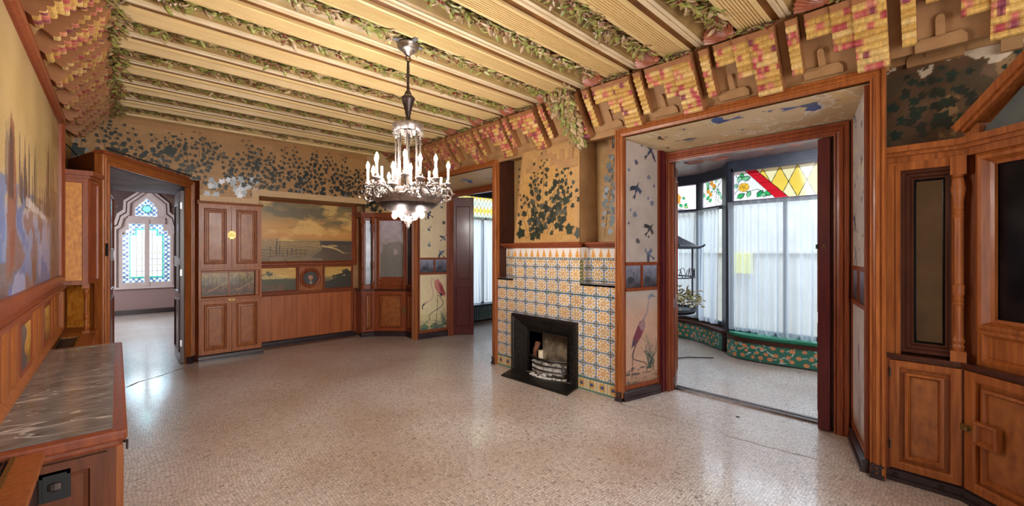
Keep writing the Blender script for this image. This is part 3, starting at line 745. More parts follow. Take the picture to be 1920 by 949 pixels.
# splayed jambs: painted birds above, two little pictures, a wader below, between cherry rails
def jamb(fr, W, z1, name, label, lower, upper_seed, bgt, bgb, flip=False, damage=False):
    t = thing(name, label, 'painted panel', fr((W / 2, 0, 0)))
    m = MB(fr); m.box(-0.01, W, -0.02, 0.0, 0, z1); m.build('backing', M_WOODR, t)
    m = MB(fr)
    for z in (0.12, 1.165, 1.445): m.box(0, W, 0, 0.016, z, z + 0.035)
    m.box(W / 2 - 0.012, W / 2 + 0.012, 0, 0.014, 1.20, 1.445); m.box(-0.01, 0.02, 0, 0.016, 0.1, z1); m.box(W - 0.02, W, 0, 0.016, 0.1, z1); m.build('rails', M_WOODR, t)
    rnd = random.Random(upper_seed)
    cv = Cv(W - 0.04, 1.01, 0.0045, bgb); cv.grad([(0, (150, 116, 92)), (0.12, bgb), (0.7, bgb), (1, bgt)]); cv.noise(22, (5, 8), upper_seed)
    lower(cv, rnd)
    cv.build('wading_bird_panel', M_FRESCO, fr, 0.02, 0.003, 0.155, t)
    cv = Cv(W - 0.04, z1 - 1.48, 0.0045, bgt); cv.noise(20, (4, 8), upper_seed + 1)
    for i in range(9):
        y = (i + 0.6) / 9 * (z1 - 1.5); x = (0.14 if i % 2 else 0.36) * (W - 0.04) / 0.45 + rnd.uniform(-.04, .04)
        c = rnd.choice([(62, 70, 96), (78, 88, 112), (70, 66, 70), (96, 108, 132)])
        if i in (0, 2, 5, 8): bird(cv, x, y, rnd.uniform(.09, .13), rnd.choice([0.8, 2.2, 1.2, 2.6]), c, None, rnd.choice([0, 2]))
        else: leafblob(cv, x, y, 0.04, rnd, c)
        leafblob(cv, (W - 0.04) * rnd.random(), y + 0.05, 0.022, rnd, c)
    if damage:
        n = smooth_noise(cv.ny, cv.nx, (4, 14), 77, 5); cv.mask(n > 0.58, (206, 196, 178), 0.9)
    cv.build('flying_birds_panel', M_FRESCO, fr, 0.02, 0.003, 1.48, t)
    for k in (0, 1):
        ww = W / 2 - 0.04; cv = Cv(ww, 0.24, 0.005, (74, 72, 84)); cv.grad([(0, (60, 54, 58)), (.4, (96, 96, 112)), (1, (134, 138, 158))]); cv.noise(50, (5, 4), upper_seed + k + 5)
        cv.line([(ww * .6, 0.02), (ww * .55, 0.2)], 0.008, (48, 44, 50)); cv.ell(ww * .35, .08, ww * .2, .04, (50, 48, 56), .8)
        cv.build('little_picture', M_PAINT, fr, 0.022 + k * (W / 2 - 0.012), 0.003, 1.203, t)
    plinth_run(fr, -0.02, W, parent=t)
    return t
def heron(cv, rnd):
    W = cv.W
    for i in range(30):
        x = rnd.uniform(0, W); y = rnd.uniform(0.0, 0.17); cv.ell(x, y, rnd.uniform(.02, .05), rnd.uniform(.006, .014), rnd.choice([(104, 86, 74), (88, 76, 70), (128, 104, 84)]), .8)
    reeds(cv, W * 0.78, 0.14, 0.42, rnd, (66, 84, 76), 16, .2)
    curve(cv, [(W * .40, .55), (W * .52, .66), (W * .66, .76), (W * .70, .84), (W * .74, .93)], 0.035, (150, 132, 138), 0.016)
    cv.poly([(W * .20, .42), (W * .24, .50), (W * .42, .66), (W * .58, .70), (W * .62, .62), (W * .48, .50), (W * .30, .40)], (116, 52, 70)); cv.poly([(W * .18, .38), (W * .24, .48), (W * .34, .46)], (70, 62, 76))
    cv.poly([(W * .40, .64), (W * .58, .70), (W * .62, .6), (W * .50, .56)], (150, 118, 122))
    cv.ell(W * .78, .945, .045, .022, (120, 134, 148), ang=.4); cv.poly([(W * .80, .96), (W * .98, .93), (W * .82, .93)], (110, 110, 112)); cv.poly([(W * .8, .95), (W * .6, .99), (W * .74, .96)], (120, 134, 148))
    curve(cv, [(W * .34, .44), (W * .24, .30), (W * .20, .06)], 0.012, (92, 72, 66)); curve(cv, [(W * .38, .46), (W * .22, .29), (W * .62, .20), (W * .66, .10)], 0.012, (92, 72, 66))
J1 = F2((3.935, 2.415), (4.55, 2.278), -1)
jamb(J1, 0.55, 2.79, 'painted_jamb', 'painted jamb beside the tiled chimney with a purple heron among reeds', heron, 3, (176, 164, 158), (186, 150, 128))
m = MB(J1); m.box(0.55, 0.66, -0.02, 0.03, 0, 2.74); m.box(0.57, 0.60, 0.03, 0.045, 0, 2.74); struct(m.build('trim_5', M_MAROON))
def reeds_only(cv, rnd):
    reeds(cv, cv.W * .5, 0.02, 0.6, rnd, (150, 140, 132), 14, .3)
    curve(cv, [(cv.W * .5, .1), (cv.W * .45, .4), (cv.W * .6, .62), (cv.W * .5, .9)], 0.03, (160, 128, 150), 0.014); cv.ell(cv.W * .52, .6, .04, .12, (150, 112, 140), .8)
J2 = F2((3.945, 0.42), (4.60, 0.585), 1)
jamb(J2, 0.66, 2.80, 'painted_jamb', 'flaking painted jamb next to the corner cabinet with the turned column', reeds_only, 14, (190, 180, 176), (196, 186, 184), damage=True)
def flamingo(cv, rnd):
    W = cv.W; cv.rect(0, W, 0, .28, (184, 172, 112), .35)
    reeds(cv, W * 0.85, 0.05, 0.42, rnd, (74, 96, 84), 14, .2); reeds(cv, W * 0.15, 0.0, 0.24, rnd, (60, 104, 84), 10, .3); reeds(cv, W * 0.6, 0.0, 0.2, rnd, (86, 92, 96), 12, .5)
    for k in range(3): cv.ell(W * (.2 + .25 * k), .05, .06, .03, (84, 116, 88), .8)
    cv.poly([(W * .50, .88), (W * .62, .93), (W * .76, .84), (W * .90, .62), (W * .86, .58), (W * .74, .62), (W * .62, .66), (W * .52, .76)], (196, 122, 112))
    cv.poly([(W * .64, .86), (W * .78, .8), (W * .9, .64), (W * .82, .62), (W * .7, .7)], (150, 66, 68)); cv.poly([(W * .66, .68), (W * .74, .58), (W * .80, .64)], (40, 36, 40))
    curve(cv, [(W * .52, .90), (W * .40, .93), (W * .40, .80), (W * .46, .68), (W * .40, .56), (W * .22, .50)], 0.03, (206, 172, 152), 0.03)
    cv.ell(W * .20, .49, .045, .024, (190, 160, 140), ang=.6); curve(cv, [(W * .14, .47), (W * .09, .43), (W * .10, .38)], 0.032, (48, 42, 44), 0.012)
    curve(cv, [(W * .62, .64), (W * .60, .38), (W * .54, .05)], 0.011, (84, 64, 58)); curve(cv, [(W * .66, .62), (W * .80, .44), (W * .36, .28), (W * .34, .18)], 0.013, (64, 52, 50))
J3 = F2((3.985, 6.665), (4.60, 6.585), -1)
jamb(J3, 0.62, 2.79, 'painted_jamb', 'cream painted jamb beside the far corner cabinet showing a pink flamingo', flamingo, 21, (212, 194, 160), (218, 202, 160))

# folding door leaves
def leaf_box(fr, u0, u1, z0, z1, th, name, label, mat_, loc):
    t = thing(name, label, 'door', loc, None)
    m = MB(fr); m.box(u0, u1, 0, th, z0, z1); m.build('leaf', mat_, t, bevel=0.003)
    m = MB(fr)
    for w_ in (-0.001, th):
        s = 1 if w_ > 0 else -1
        for (a, b) in ((0.15, 0.95), (1.05, z1 - 0.15)): m.ring(u0 + 0.05, u1 - 0.05, a, b, [(0, w_), (0, w_ + s * 0.012), (0.02, w_ + s * 0.012), (0.03, w_)])
    m.build('mouldings', mat_, t)
    return t
FL1 = Fr((4.60, 0.735, 0), (1, 0), (0, 1))
t = leaf_box(FL1, -0.045, 0.42, 0.01, 2.60, 0.09, 'folding_door', 'dark maroon folding door leaf with small ring pull, nearest the corner cabinet', M_MAROON, (4.8, 0.78, 0))
m = MB(); m.tube([(4.552 + 0.0, 0.775 + 0.013 * math.cos(a), 1.63 + 0.018 * math.sin(a)) for a in [k * 0.6283 for k in range(11)]], 0.003); m.lathe((4.55, 0.775, 1.645), [(0, 0), (0.008, 0.002), (0.008, 0.01), (0, 0.012)], 8); m.build('ring_pull', M_BRASS, t)
m = MB(); m.box(4.545, 4.575, 0.822, 0.838, 1.62, 1.66); m.build('latch', M_BLACK, t)
FL2 = F2((4.62, 2.235), (5.02, 2.375), -1)
t = leaf_box(FL2, -0.02, 0.40, 0.01, 2.60, 0.045, 'folding_door', 'reddish folding door leaf with brass hook beside the purple heron panel', M_WOODR, (4.8, 2.21, 0))
m = MB(FL2); m.tube([(.03, .046, 1.655), (.03, .062, 1.65), (.025, .066, 1.64), (.02, .056, 1.632)], 0.004); m.build('hook', M_BRASS, t)
FL3 = F2((4.66, 6.555), (4.96, 6.285), -1)
leaf_box(FL3, 0, 0.40, 0.01, 2.62, 0.045, 'folding_door', 'plain maroon door leaf folded back beyond the pink flamingo panel', M_MAROON, (4.8, 6.42, 0))

# ================================================================ chimney: glazed tiles, hood, mantel, cast iron insert
TW, TH_ = 0.186, 0.156
def tile_colors(U, Z):
    """repeating flower tile with blue borders; U, Z in metres"""
    cu = np.floor(U / TW); cz = np.floor(Z / TH_)
    a = U / TW - cu; b = Z / TH_ - cz
    out = np.zeros(U.shape + (3,)); rs = np.sin(cu * 12.99 + cz * 78.2) * 43758.5; rs = rs - np.floor(rs)
    out[:] = (238, 234, 230)
    def put(m, c): out[m] = c
    r = np.hypot(a - .5, b - .5); th = np.arctan2(b - .5, a - .5)
    pet = (np.abs(np.sin(4 * th)) < 0.62)
    put((r > .16) & (r < .43) & ~pet, (208, 170, 98)); put((r > .30) & (r < .36) & pet, (150, 150, 176)); put((r > .43) & (r < .47), (196, 190, 206))
    put((r < .16), (232, 206, 150)); put((r < .11), (198, 138, 80)); put(r < .045, (240, 226, 190)); put((r > .15) & (r < .175), (104, 92, 120))
    qa = np.minimum(a, 1 - a); qb = np.minimum(b, 1 - b); q = np.hypot(qa, qb)
    put((q < .24) & (q > .15), (120, 140, 160)); put(q < .13, (222, 176, 90)); put(q < .05, (60, 84, 120))
    e = np.minimum(np.minimum(a, 1 - a) * TW, np.minimum(b, 1 - b) * TH_)
    dash = (np.sin((a * TW + b * TH_) * 2 * np.pi / 0.031) > -0.45)
    put((e < 0.0085) & dash, (46, 74, 112)); put((e < 0.003), (52, 104, 116))
    k = (0.95 + 0.08 * rs)[..., None]; out = out * k
    warm = (np.sin(cu * 3.7 + cz * 9.1) > 0.55)[..., None]; out = np.where(warm, out * np.array([1.0, 0.97, 0.93]), out)
    return np.clip(out, 0, 255)
def tile_canvas(W, z0, z1, u_off=0.0, top_border=False, foot=False):
    cv = Cv(W, z1 - z0, 0.0055); U = cv.X + u_off; Z = cv.Y + z0
    cv.a[..., :3] = tile_colors(U, Z - 0.155)
    if foot:
        m = Z < 0.155; f = Z / 0.155; a = (U / 0.14) % 1; c = np.zeros(U.shape + (3,)); c[:] = (206, 186, 150)
        c[(np.hypot(a - .5, f - .5) < .3)] = (208, 158, 76); c[(np.hypot(a - .5, f - .5) < .14)] = (64, 78, 120); c[np.abs(np.sin(a * 9.4)) < 0.2] = (110, 126, 120)
        c[(f > 0.86) | (f < 0.12)] = (86, 128, 110); c[(f > 0.90) & (f < 0.95)] = (52, 74, 108)
        cv.a[..., :3] = np.where(m[..., None], c, cv.a[..., :3])
    if top_border:
        zt = z1 - 0.15; m = Z > zt; f = (Z - zt) / 0.15; a = np.abs((U / 0.105) % 1 - 0.5) * 2; c = np.zeros(U.shape + (3,)); c[:] = (224, 216, 208)
        tree = (a < 0.85 * (1 - (f - 0.2) / 0.72) * (0.75 + 0.25 * np.sin(f * 40))) & (f > 0.2) & (f < 0.92); c[tree] = (212, 150, 70)
        dia = (np.abs((U / 0.105) % 1 - 0.02) < 0.08) & (f > 0.5); c[dia & False] = (120, 90, 130)
        c[f < 0.16] = (70, 100, 110); c[(f > 0.04) & (f < 0.12) & (np.sin(U * 2 * np.pi / 0.03) > 0)] = (196, 190, 170)
        cv.a[..., :3] = np.where(m[..., None], c, cv.a[..., :3])
    return cv
ch = thing('tiled_chimney', 'fireplace surround of yellow and blue flowered glazed tiles with an ivy-painted hood', 'fireplace', (3.95, 3.46, 0))
FCH = Fr((3.918, 4.425, 0), (0, -1), (-1, 0))     # u runs towards the camera
cv = tile_canvas(1.925, 0, 1.22, 0, foot=True)
cv.build('tiled_front', M_TILE, FCH, 0, 0, 0, ch, skip=lambda x, y: (x > 0.375) & (x < 1.38) & (y < 0.72))
FB = Fr((4.095, 4.44, 0), (0, -1), (-1, 0))
cv = tile_canvas(1.98, 1.22, 1.645, 0, top_border=True); cv.build('tiled_recess', M_TILE, FB, 0, 0, 1.22, ch)
cv = tile_canvas(1.125, 1.22, 1.645, 0.33, top_border=True); cv.build('tiled_breast', M_TILE, FCH, 0.32, 0, 1.22, ch)
FS = Fr((3.918, 2.98, 0), (1, 0), (0, -1))
cv = tile_canvas(0.175, 1.22, 1.645, 0.05, top_border=True)
zz = cv.Y + 1.22; cx = cv.X
g = (cx < 0.062) & (zz < 1.49); cv.mask(g, (40, 104, 84)); cv.mask(g & (cx > 0.014) & (cx < 0.048), (186, 164, 96)); cv.mask(g & (cx > 0.02) & (cx < 0.042) & (np.sin(zz * 150) > 0), (40, 60, 56))
cv.build('tiled_return', M_TILE, FS, 0, 0, 1.22, ch)
m = MB(); m.box(3.918, 4.10, 2.50, 2.98, 1.20, 1.222); m.box(3.918, 4.10, 4.105, 4.43, 1.20, 1.222); m.build('tile_ledge', M_ZINC, ch)
m = MB(); m.box(3.922, 4.10, 2.985, 4.10, 1.2, 1.64); m.build('breast_core', M_PLASTER, ch)
# mantel moulding
def mold(fr, u0, u1, z, parent, name='mantel_moulding', d=0.05, mt=None, w=0.0, h=0.07):
    m = MB(fr); m.sweep([(w - 0.02, z), (w + d * 0.35, z), (w + d * 0.4, z + h * .25), (w + d * .75, z + h * .4), (w + d * .8, z + h * .6), (w + d, z + h * .66), (w + d, z + h * .95), (w + d * .9, z + h), (w - 0.02, z + h)], u0, u1)
    return m.build(name, mt or M_WOODR, parent)
mold(FCH, 0.30, 1.46, 1.64, ch, d=0.045, h=0.065); mold(FB, 0.0, 0.34, 1.64, ch, d=0.12, h=0.065); mold(FB, 1.44, 1.96, 1.64, ch, d=0.12, h=0.065)
# hood above the mantel, leaning sides
hood = MB(); zt, zb = 2.93, 1.70
def hexa(m, lo, hi, z0, z1):
    m.add([(x, y, z0) for x, y in lo] + [(x, y, z1) for x, y in hi], [(0, 3, 2, 1), (4, 5, 6, 7)] + [(i, (i + 1) % 4, 4 + (i + 1) % 4, 4 + i) for i in range(4)])
hexa(hood, [(3.924, 2.985), (4.26, 2.955), (4.26, 4.12), (3.924, 4.10)], [(3.92, 2.985), (4.26, 2.985), (4.26, 3.95), (3.92, 3.93)], zb, zt)
hood.m = 0; hood.build('hood', M_PLASTER, ch)
cv = Cv(1.115, 1.19, 0.0045, (172, 132, 82)); cv.noise(24, (8, 8), 31)
rnd = random.Random(5)
inner = ((cv.X > 0.10 + 0.11 * cv.Y) & (cv.X < 1.03) & (cv.Y > 0.03) & (cv.Y < 0.93 + 0.16 * ((cv.X > 0.36) & (cv.X < 0.72)))); cv.mask(inner, (178, 138, 80), 0.8)
cv.mask(inner & (smooth_noise(cv.ny, cv.nx, (6, 6), 4) > 0.52), (166, 122, 66), 0.6)
for (x, y, a, l, s) in [(0.22, .06, 0.25, 0.75, .075), (0.35, .08, 1.0, 0.85, .06), (0.42, .08, 1.35, 0.95, .06), (0.55, .10, 1.55, 1.0, .06), (0.60, .10, 1.25, 0.9, .062), (0.70, .12, 1.15, 0.7, .065), (0.75, .35, 0.9, 0.4, .05), (0.40, .45, 2.3, 0.4, .05), (0.45, .6, 1.9, 0.4, .045), (0.62, .5, 1.0, 0.55, .055), (0.55, .7, 1.5, 0.42, .045), (0.9, .12, 0.4, .15, .09), (0.30, .3, 2.0, .3, .06), (.78, .6, 1.5, .3, .05), (.45, .1, 1.6, .7, .07), (.32, .1, 1.3, .5, .07), (.68, .1, 1.5, .5, .07), (.5, .35, 1.9, .5, .06), (.6, .3, 1.2, .6, .06), (.8, .2, 1.4, .5, .06), (.25, .15, 1.9, .4, .07)]:
    ivy_vine(cv, x, y, a, l, rnd, s, cols=((50, 56, 46), (60, 64, 52), (44, 52, 46), (78, 82, 74)), curl=0.18)
for (x, y, s, a) in [(0.14, 0.12, .10, 0.3), (0.36, .08, .075, 1), (0.95, .15, .085, -1.2), (.9, .5, .07, -.8), (.88, .9, .06, -.8)]: ivy_leaf(cv, x, y, s, a, (52, 60, 48))
ivy = cv
cv.build('ivy_painted_front', M_IVY, FCH, 0.335, 0.004, 1.71, ch, skip=lambda x, y: (x < 0.02 + 0.14 * y) | (x > 1.105))
m = MB(FCH)
def arch2(uc, z0, hw, h): return [(uc - hw, z0), (uc + hw, z0), (uc + hw, z0 + h - hw)] + [(uc + hw * math.cos(a), z0 + h - hw + hw * math.sin(a)) for a in [0.4, 0.8, 1.2, 1.57, 1.94, 2.34, 2.74]] + [(uc - hw, z0 + h - hw)]
for (uc, z0, hw, h) in [(0.90, 2.80, 0.03, 0.15), (0.66, 2.66, 0.03, 0.12), (1.18, 2.70, 0.035, 0.14), (1.32, 2.70, 0.035, 0.14)]: m.prism(arch2(uc, z0, hw, h), 0, 0.016)
m.prism([(0.58, 2.62), (0.80, 2.62), (0.80, 2.76), (0.99, 2.76), (0.99, 2.66), (1.10, 2.66), (1.10, 2.60), (1.42, 2.60), (1.42, 2.72), (1.10, 2.72), (1.10, 2.80), (1.02, 2.80), (1.02, 2.82), (0.78, 2.82), (0.78, 2.68), (0.58, 2.68)], 0, 0.010)
m.build('stepped_relief', M_PLASTER, ch)
# recess walls beside the hood
FB2 = Fr((4.25, 4.44, 0), (0, -1), (-1, 0))
m = MB(); m.box(4.09, 4.255, 2.43, 2.985, 1.66, 1.70); m.box(4.09, 4.255, 4.1, 4.45, 1.66, 1.70); m.build('recess_shelf', M_WOODR, ch)
for (u0, W, seed, s, cols) in [(1.47, 0.36, 8, .06, ((104, 112, 116), (134, 144, 152), (84, 90, 92))), (0.02, 0.40, 12, .05, ((50, 54, 50), (62, 62, 54)))]:
    cv = Cv(W, 1.30, 0.005, (152, 118, 72)); cv.noise(30, (4, 10), seed); rnd = random.Random(seed)
    for k in range(8): ivy_vine(cv, W * (.3 + .06 * k), 0.05 + .14 * k, 1.5, 0.5, rnd, s, cols=cols, curl=0.15)
    cv.build('ivy_painted_recess', M_IVY, FB2, u0, 0.003, 1.71, ch)
m = MB(FB2); m.prism(arch2(1.66, 2.80, .03, .14), 0, .014); m.prism([(1.54, 2.74), (1.80, 2.74), (1.80, 2.81), (1.54, 2.81)], 0, .012); m.build('recess_relief', M_PLASTER, ch)

# cast iron insert
ins = thing('cast_iron_fireplace', 'black cast iron fireplace insert with relief foliage and a bowed grate', 'fireplace insert', (3.9, 3.545, 0))
FI = Fr((3.915, 4.095, 0), (0, -1), (-1, 0))   # u 0..1.09
m = MB(FI)
m.ring(0, 1.09, 0.0, 0.765, [(0, -0.01), (0, 0.045), (0.03, 0.05), (0.04, 0.035), (0.05, 0.03), (0.20, -0.075), (0.205, -0.062), (0.218, -0.062), (0.22, -0.085), (0.22, -0.34)], open_bottom=True)
m.build('surround', M_IRON, ins)
m2 = MB(FI)
def cheek(i): return 0.034 - 0.105 * (i - 0.05) / 0.15
def scroll(ic, zc, s, fl, mode):
    pts = []
    for a in [k * 0.5 for k in range(11)]:
        di = fl * s * (0.9 * math.cos(a) * (1 - a / 7)); dz = s * math.sin(a) * (1 - a / 7)
        if mode == 'L': pts.append((ic + di, cheek(ic + di), zc + dz))
        elif mode == 'R': pts.append((1.09 - ic - di, cheek(ic + di), zc + dz))
        else: pts.append((zc + dz, cheek(ic + di), 0.765 - ic - di))
    m2.tube(pts, 0.0045, 5)
for ic in (0.09, 0.15):
    for k in range(8): scroll(ic, 0.07 + k * 0.066, 0.030 + 0.006 * (k % 2), 1 if (k + int(ic * 50)) % 2 else -1, 'L'); scroll(ic, 0.07 + k * 0.066, 0.030 + 0.006 * (k % 2), 1 if (k + int(ic * 50)) % 2 else -1, 'R')
for k in range(11): scroll(0.12 + 0.02 * (k % 2), 0.20 + k * 0.07, 0.032, 1 if k % 2 else -1, 'T')
m2.build('relief_foliage', M_IRON, ins)
m = MB(FI); m.box(0.20, 0.22, -0.38, -0.08, 0, 0.6); m.box(0.87, 0.89, -0.38, -0.08, 0, 0.6); m.build('chamber_side', M_SOOT, ins)
m = MB(FI); m.add([(0.24, -0.22, 0.02), (0.85, -0.22, 0.02), (0.80, -0.33, 0.46), (0.30, -0.33, 0.46)], [(0, 1, 2, 3)]); m.box(0.22, 0.87, -0.38, -0.34, 0.0, 0.62); m.build('firebrick_back', M_FIREBRICK, ins)
m = MB(FI); m.box(0.20, 0.89, -0.38, -0.08, 0.56, 0.62); m.build('chamber_top', M_SOOT, ins)
def gy(u): return -0.07 + 0.115 * math.sin(math.pi * (u - 0.22) / 0.65)
for k, z in enumerate((0.10, 0.165, 0.235)):
    m = MB(FI); m.tube([(0.222 + 0.646 * i / 14, gy(0.222 + 0.646 * i / 14), z) for i in range(15)], 0.010 if k < 2 else 0.018, 6); m.build('grate_bar', M_IRON, ins)
m = MB(FI)
hp = [(0.0, 0.0), (1.09, 0.0), (1.175, 0.31), (0.12, 0.335)]
m.hprism(hp, 0.0, 0.018); m.hprism([(p[0] * 0.96 + 0.025, p[1] * 0.93) for p in hp], 0.018, 0.020); m.build('hearth_plate', M_IRON, ins)
# ash, burnt log and candle stub inside
m = MB(FI); rr = random.Random(9)
for k in range(70):
    u = rr.uniform(0.27, 0.82); q = rr.uniform(-0.2, gy(u) - 0.02); m.ball((u, q, 0.03 + rr.uniform(0, 0.15)), rr.uniform(0.012, 0.035))
for k in range(70):
    u = rr.uniform(0.34, 0.88); m.ball((u, gy(u) + 0.02 + rr.uniform(-0.02, 0.035), 0.024), rr.uniform(0.006, 0.018))
o = m.build('ash', M_ASH, fixn=False); tag(o, 'white wood ash heaped in the iron grate', 'ash', kind='stuff')
m = MB(FI); m.tube([(0.28, -0.12, 0.17), (0.26, -0.16, 0.27), (0.25, -0.22, 0.37)], 0.036, 8); o = m.build('burnt_log', M_LOG); tag(o, 'half-burnt log leaning in the corner of the grate', 'log')
m = MB(FI); m.lathe((0.42, -0.09, 0.19), [(0.0, 0), (0.034, 0), (0.034, 0.115), (0.03, 0.12), (0, 0.118)], 12); o = m.build('candle_stub', M_WAX); tag(o, 'thick cream candle stub standing in the ash', 'candle')
m = MB(FI)
for k in range(4): u = 0.33 + k * 0.115; m.box(u, u + 0.10, gy(u + .05) - 0.075, gy(u + .05) - 0.03, 0.06, 0.15)
o = m.build('ash_bricks', M_ASH); tag(o, 'row of pale blocks behind the grate bars', 'firelighter', kind='stuff')
# ================================================================ far wall with ivy, cupboard, seascape, corner cabinet
FF = Fr((0, 7.45, 0), (1, 0), (0, -1))        # cupboard front
FW = Fr((0, 7.82, 0), (1, 0), (0, -1))        # recessed panelling
FIV = Fr((0, 7.36, 0), (1, 0), (0, -1))       # ivy wall
wf = MB(); wf.box(0.86, 4.1, 7.84, 8.0, 0, 3.5); struct(wf.build('wall_far', M_PLASTER)); wf = MB()
wf.box(-0.42, 3.46, 7.37, 7.84, 2.64, 3.5); wf.box(0.86, 1.60, 7.37, 7.84, 2.32, 2.64); wf.box(1.60, 3.34, 7.37, 7.84, 2.55, 2.64)
struct(wf.build('wall_far_upper', M_PLASTER))
W = 3.88; H0 = 2.27
cv = Cv(W, ZB + 0.03 - H0, 0.0075, (160, 118, 68)); cv.noise(34, (14, 6), 41)
cv.mask(smooth_noise(cv.ny, cv.nx, (10, 4), 42) > 0.56, (144, 102, 56), 0.5)
rnd = random.Random(11)
X0 = -0.43
DK = ((36, 42, 38), (44, 48, 44), (28, 34, 32), (56, 54, 44)); SV = ((120, 124, 124), (150, 152, 152), (94, 98, 98))
for k in range(30):
    x = 0.2 + k * 0.12 + rnd.uniform(-.04, .04); y = rnd.uniform(0.05, 0.35)
    ivy_vine(cv, x, y + 0.02, rnd.uniform(0.9, 1.9), rnd.uniform(0.55, 0.9), rnd, 0.052, cols=DK if k % 5 else SV[:1] + DK, curl=0.2)
for k in range(26): ivy_vine(cv, 0.1 + k * .14 + rnd.uniform(-.1, .1), rnd.uniform(.3, .62), rnd.uniform(.5, 1.8), .45, rnd, 0.048, cols=DK, curl=.25)
for k in range(26): ivy_leaf(cv, rnd.uniform(1.28, 2.0), rnd.uniform(.12, .42), rnd.uniform(.04, .07), rnd.uniform(-2, 2), rnd.choice([(206, 208, 214), (180, 184, 190), (150, 156, 160)]), 0.3)  # pale leaves: glare above the cupboard put into their colour
for k in range(26): ivy_leaf(cv, rnd.uniform(1.8, 3.7), rnd.uniform(.22, .45), rnd.uniform(.03, .06), rnd.uniform(-2, 2), rnd.choice(DK), 0.4)
ivy_leaf(cv, 0.98, 0.70, 0.075, 2.2, DK[0]); ivy_leaf(cv, 0.08, 0.55, 0.10, 0.3, DK[0]); ivy_leaf(cv, 0.30, 0.52, 0.09, -0.6, DK[0])
# pale stepped band over the woodwork
Xw = cv.X + X0; Zw = cv.Y + H0
edge = np.where(Xw < 1.56, 2.325, 2.475)
band = (Zw < edge + 0.075) & (Xw > 0.80) & (Xw < 3.4) | ((Xw > 1.50) & (Xw < 1.60) & (Zw < 2.55))
cv.mask(band, (190, 156, 112), 0.95, 0.0); cv.rect(0, W, ZB - H0 - 0.07, ZB - H0 + .04, (150, 104, 54), .6, 0.0)
cv.build('wall_far_ivy', M_IVY, FIV, X0, 0.004, H0, skip=lambda x, y: ((x + X0 < 0.86) & (y + H0 < 2.60)) | ((x + X0 < 1.60) & (y + H0 < 2.325)) | ((x + X0 >= 1.60) & (y + H0 < 2.46)))['kind'] = 'structure'
m = MB(); m.box(1.60, 3.34, 7.365, 7.84, 2.455, 2.56); struct(m.build('wall_soffit_far', M_PLASTER))

def panel_slab(fr, u0, u1, z0, z1, name, parent, th=0.022, w=0.0, st=0.06, mt=None, pm=None, raised=True, deep=False):
    """framed door: stiles and mitred moulding around a figured field"""
    mt = mt or M_WOOD; pm = pm or M_PANEL
    m = MB(fr); m.ring(u0, u1, z0, z1, [(0, w - 0.002), (0, w + th), (st, w + th), (st + 0.004, w + th - 0.012), (st + 0.014, w + th + 0.004), (st + 0.022, w + th + 0.004), (st + 0.034, w + th - 0.014)])
    if deep:
        m = MB(fr); m.ring(u0, u1, z0, z1, [(0, w - 0.002), (0, w + th), (st - .012, w + th), (st, w + th - .006), (st + 0.004, w + 0.002), (st + 0.026, w + 0.002), (st + 0.028, w + th - 0.006), (st + 0.044, w + th - 0.002), (st + .050, w + th - .012), (st + .056, w + .006)])
        d = m.build(name, mt, parent); m = MB(fr); i = st + .054; m.ring(u0 + i, u1 - i, z0 + i, z1 - i, [(0, w + .004), (.004, w + .010)], cap=True); m.build('field', pm, d); return d
    d = m.build(name, mt, parent)
    m = MB(fr); i = st + 0.033; m.ring(u0 + i, u1 - i, z0 + i, z1 - i, [(0, w + th - 0.016), (0.02, w + th - 0.014), (0.028, w + th - 0.006)], cap=True) if raised else m.box(u0 + i, u1 - i, w, w + th - 0.014, z0 + i, z1 - i)
    m.build('field', pm, d); return d

cup = thing('built_in_cupboard', 'tall cherry cupboard with four doors and two little landscapes beside the passage door', 'cupboard', (1.25, 7.6, 0))
m = MB(FF); m.box(0.855, 1.65, -0.38, -0.002, 0.05, 0.905); m.box(0.855, 1.65, -0.38, -0.002, 1.30, 2.30); m.box(0.855, 0.885, -0.38, -0.002, 0.9, 1.31); m.box(1.57, 1.65, -0.38, 0.0, 0.9, 1.31); m.box(0.88, 1.60, -0.38, -0.07, 0.9, 1.31)
m.ring(0.855, 1.65, 0.885, 1.345, [(0, -0.005), (0, 0.022), (0.028, 0.022), (0.036, 0.012), (0.045, -0.06)])
m.build('carcass', M_WOOD, cup)
for (a, b, c, d_) in [(0.858, 1.252, 1.35, 2.285), (1.256, 1.648, 1.35, 2.285), (0.858, 1.252, 0.095, 0.88), (1.256, 1.648, 0.095, 0.88)]: panel_slab(FF, a, b, c, d_, 'door', cup)
mold(FF, 0.84, 1.67, 2.285, cup, 'cornice', 0.05, M_WOOD, 0.0, 0.05); plinth_run(FF, 0.85, 1.67, parent=cup, h=0.09)
m = MB(FF); m.box(1.205, 1.305, 0.022, 0.03, 1.80, 1.88); m.box(1.225, 1.285, 0.022, 0.034, 1.78, 1.90); m.tube([(1.255 + 0.02 * math.cos(a), 0.036, 1.84 + 0.02 * math.sin(a)) for a in [k * .785 for k in range(9)]], 0.004); m.build('latch_plate', M_BRASS, cup)
m = MB(FF); m.prism([(1.20, 0.885), (1.31, 0.885), (1.255, 0.845)], 0.02, 0.028); m.lathe((1.255, 0.032, 0.87), [(0, -0.01), (0.012, -0.006), (0.012, 0.006), (0, 0.01)], 8); m.build('latch_plate', M_BRASS, cup)
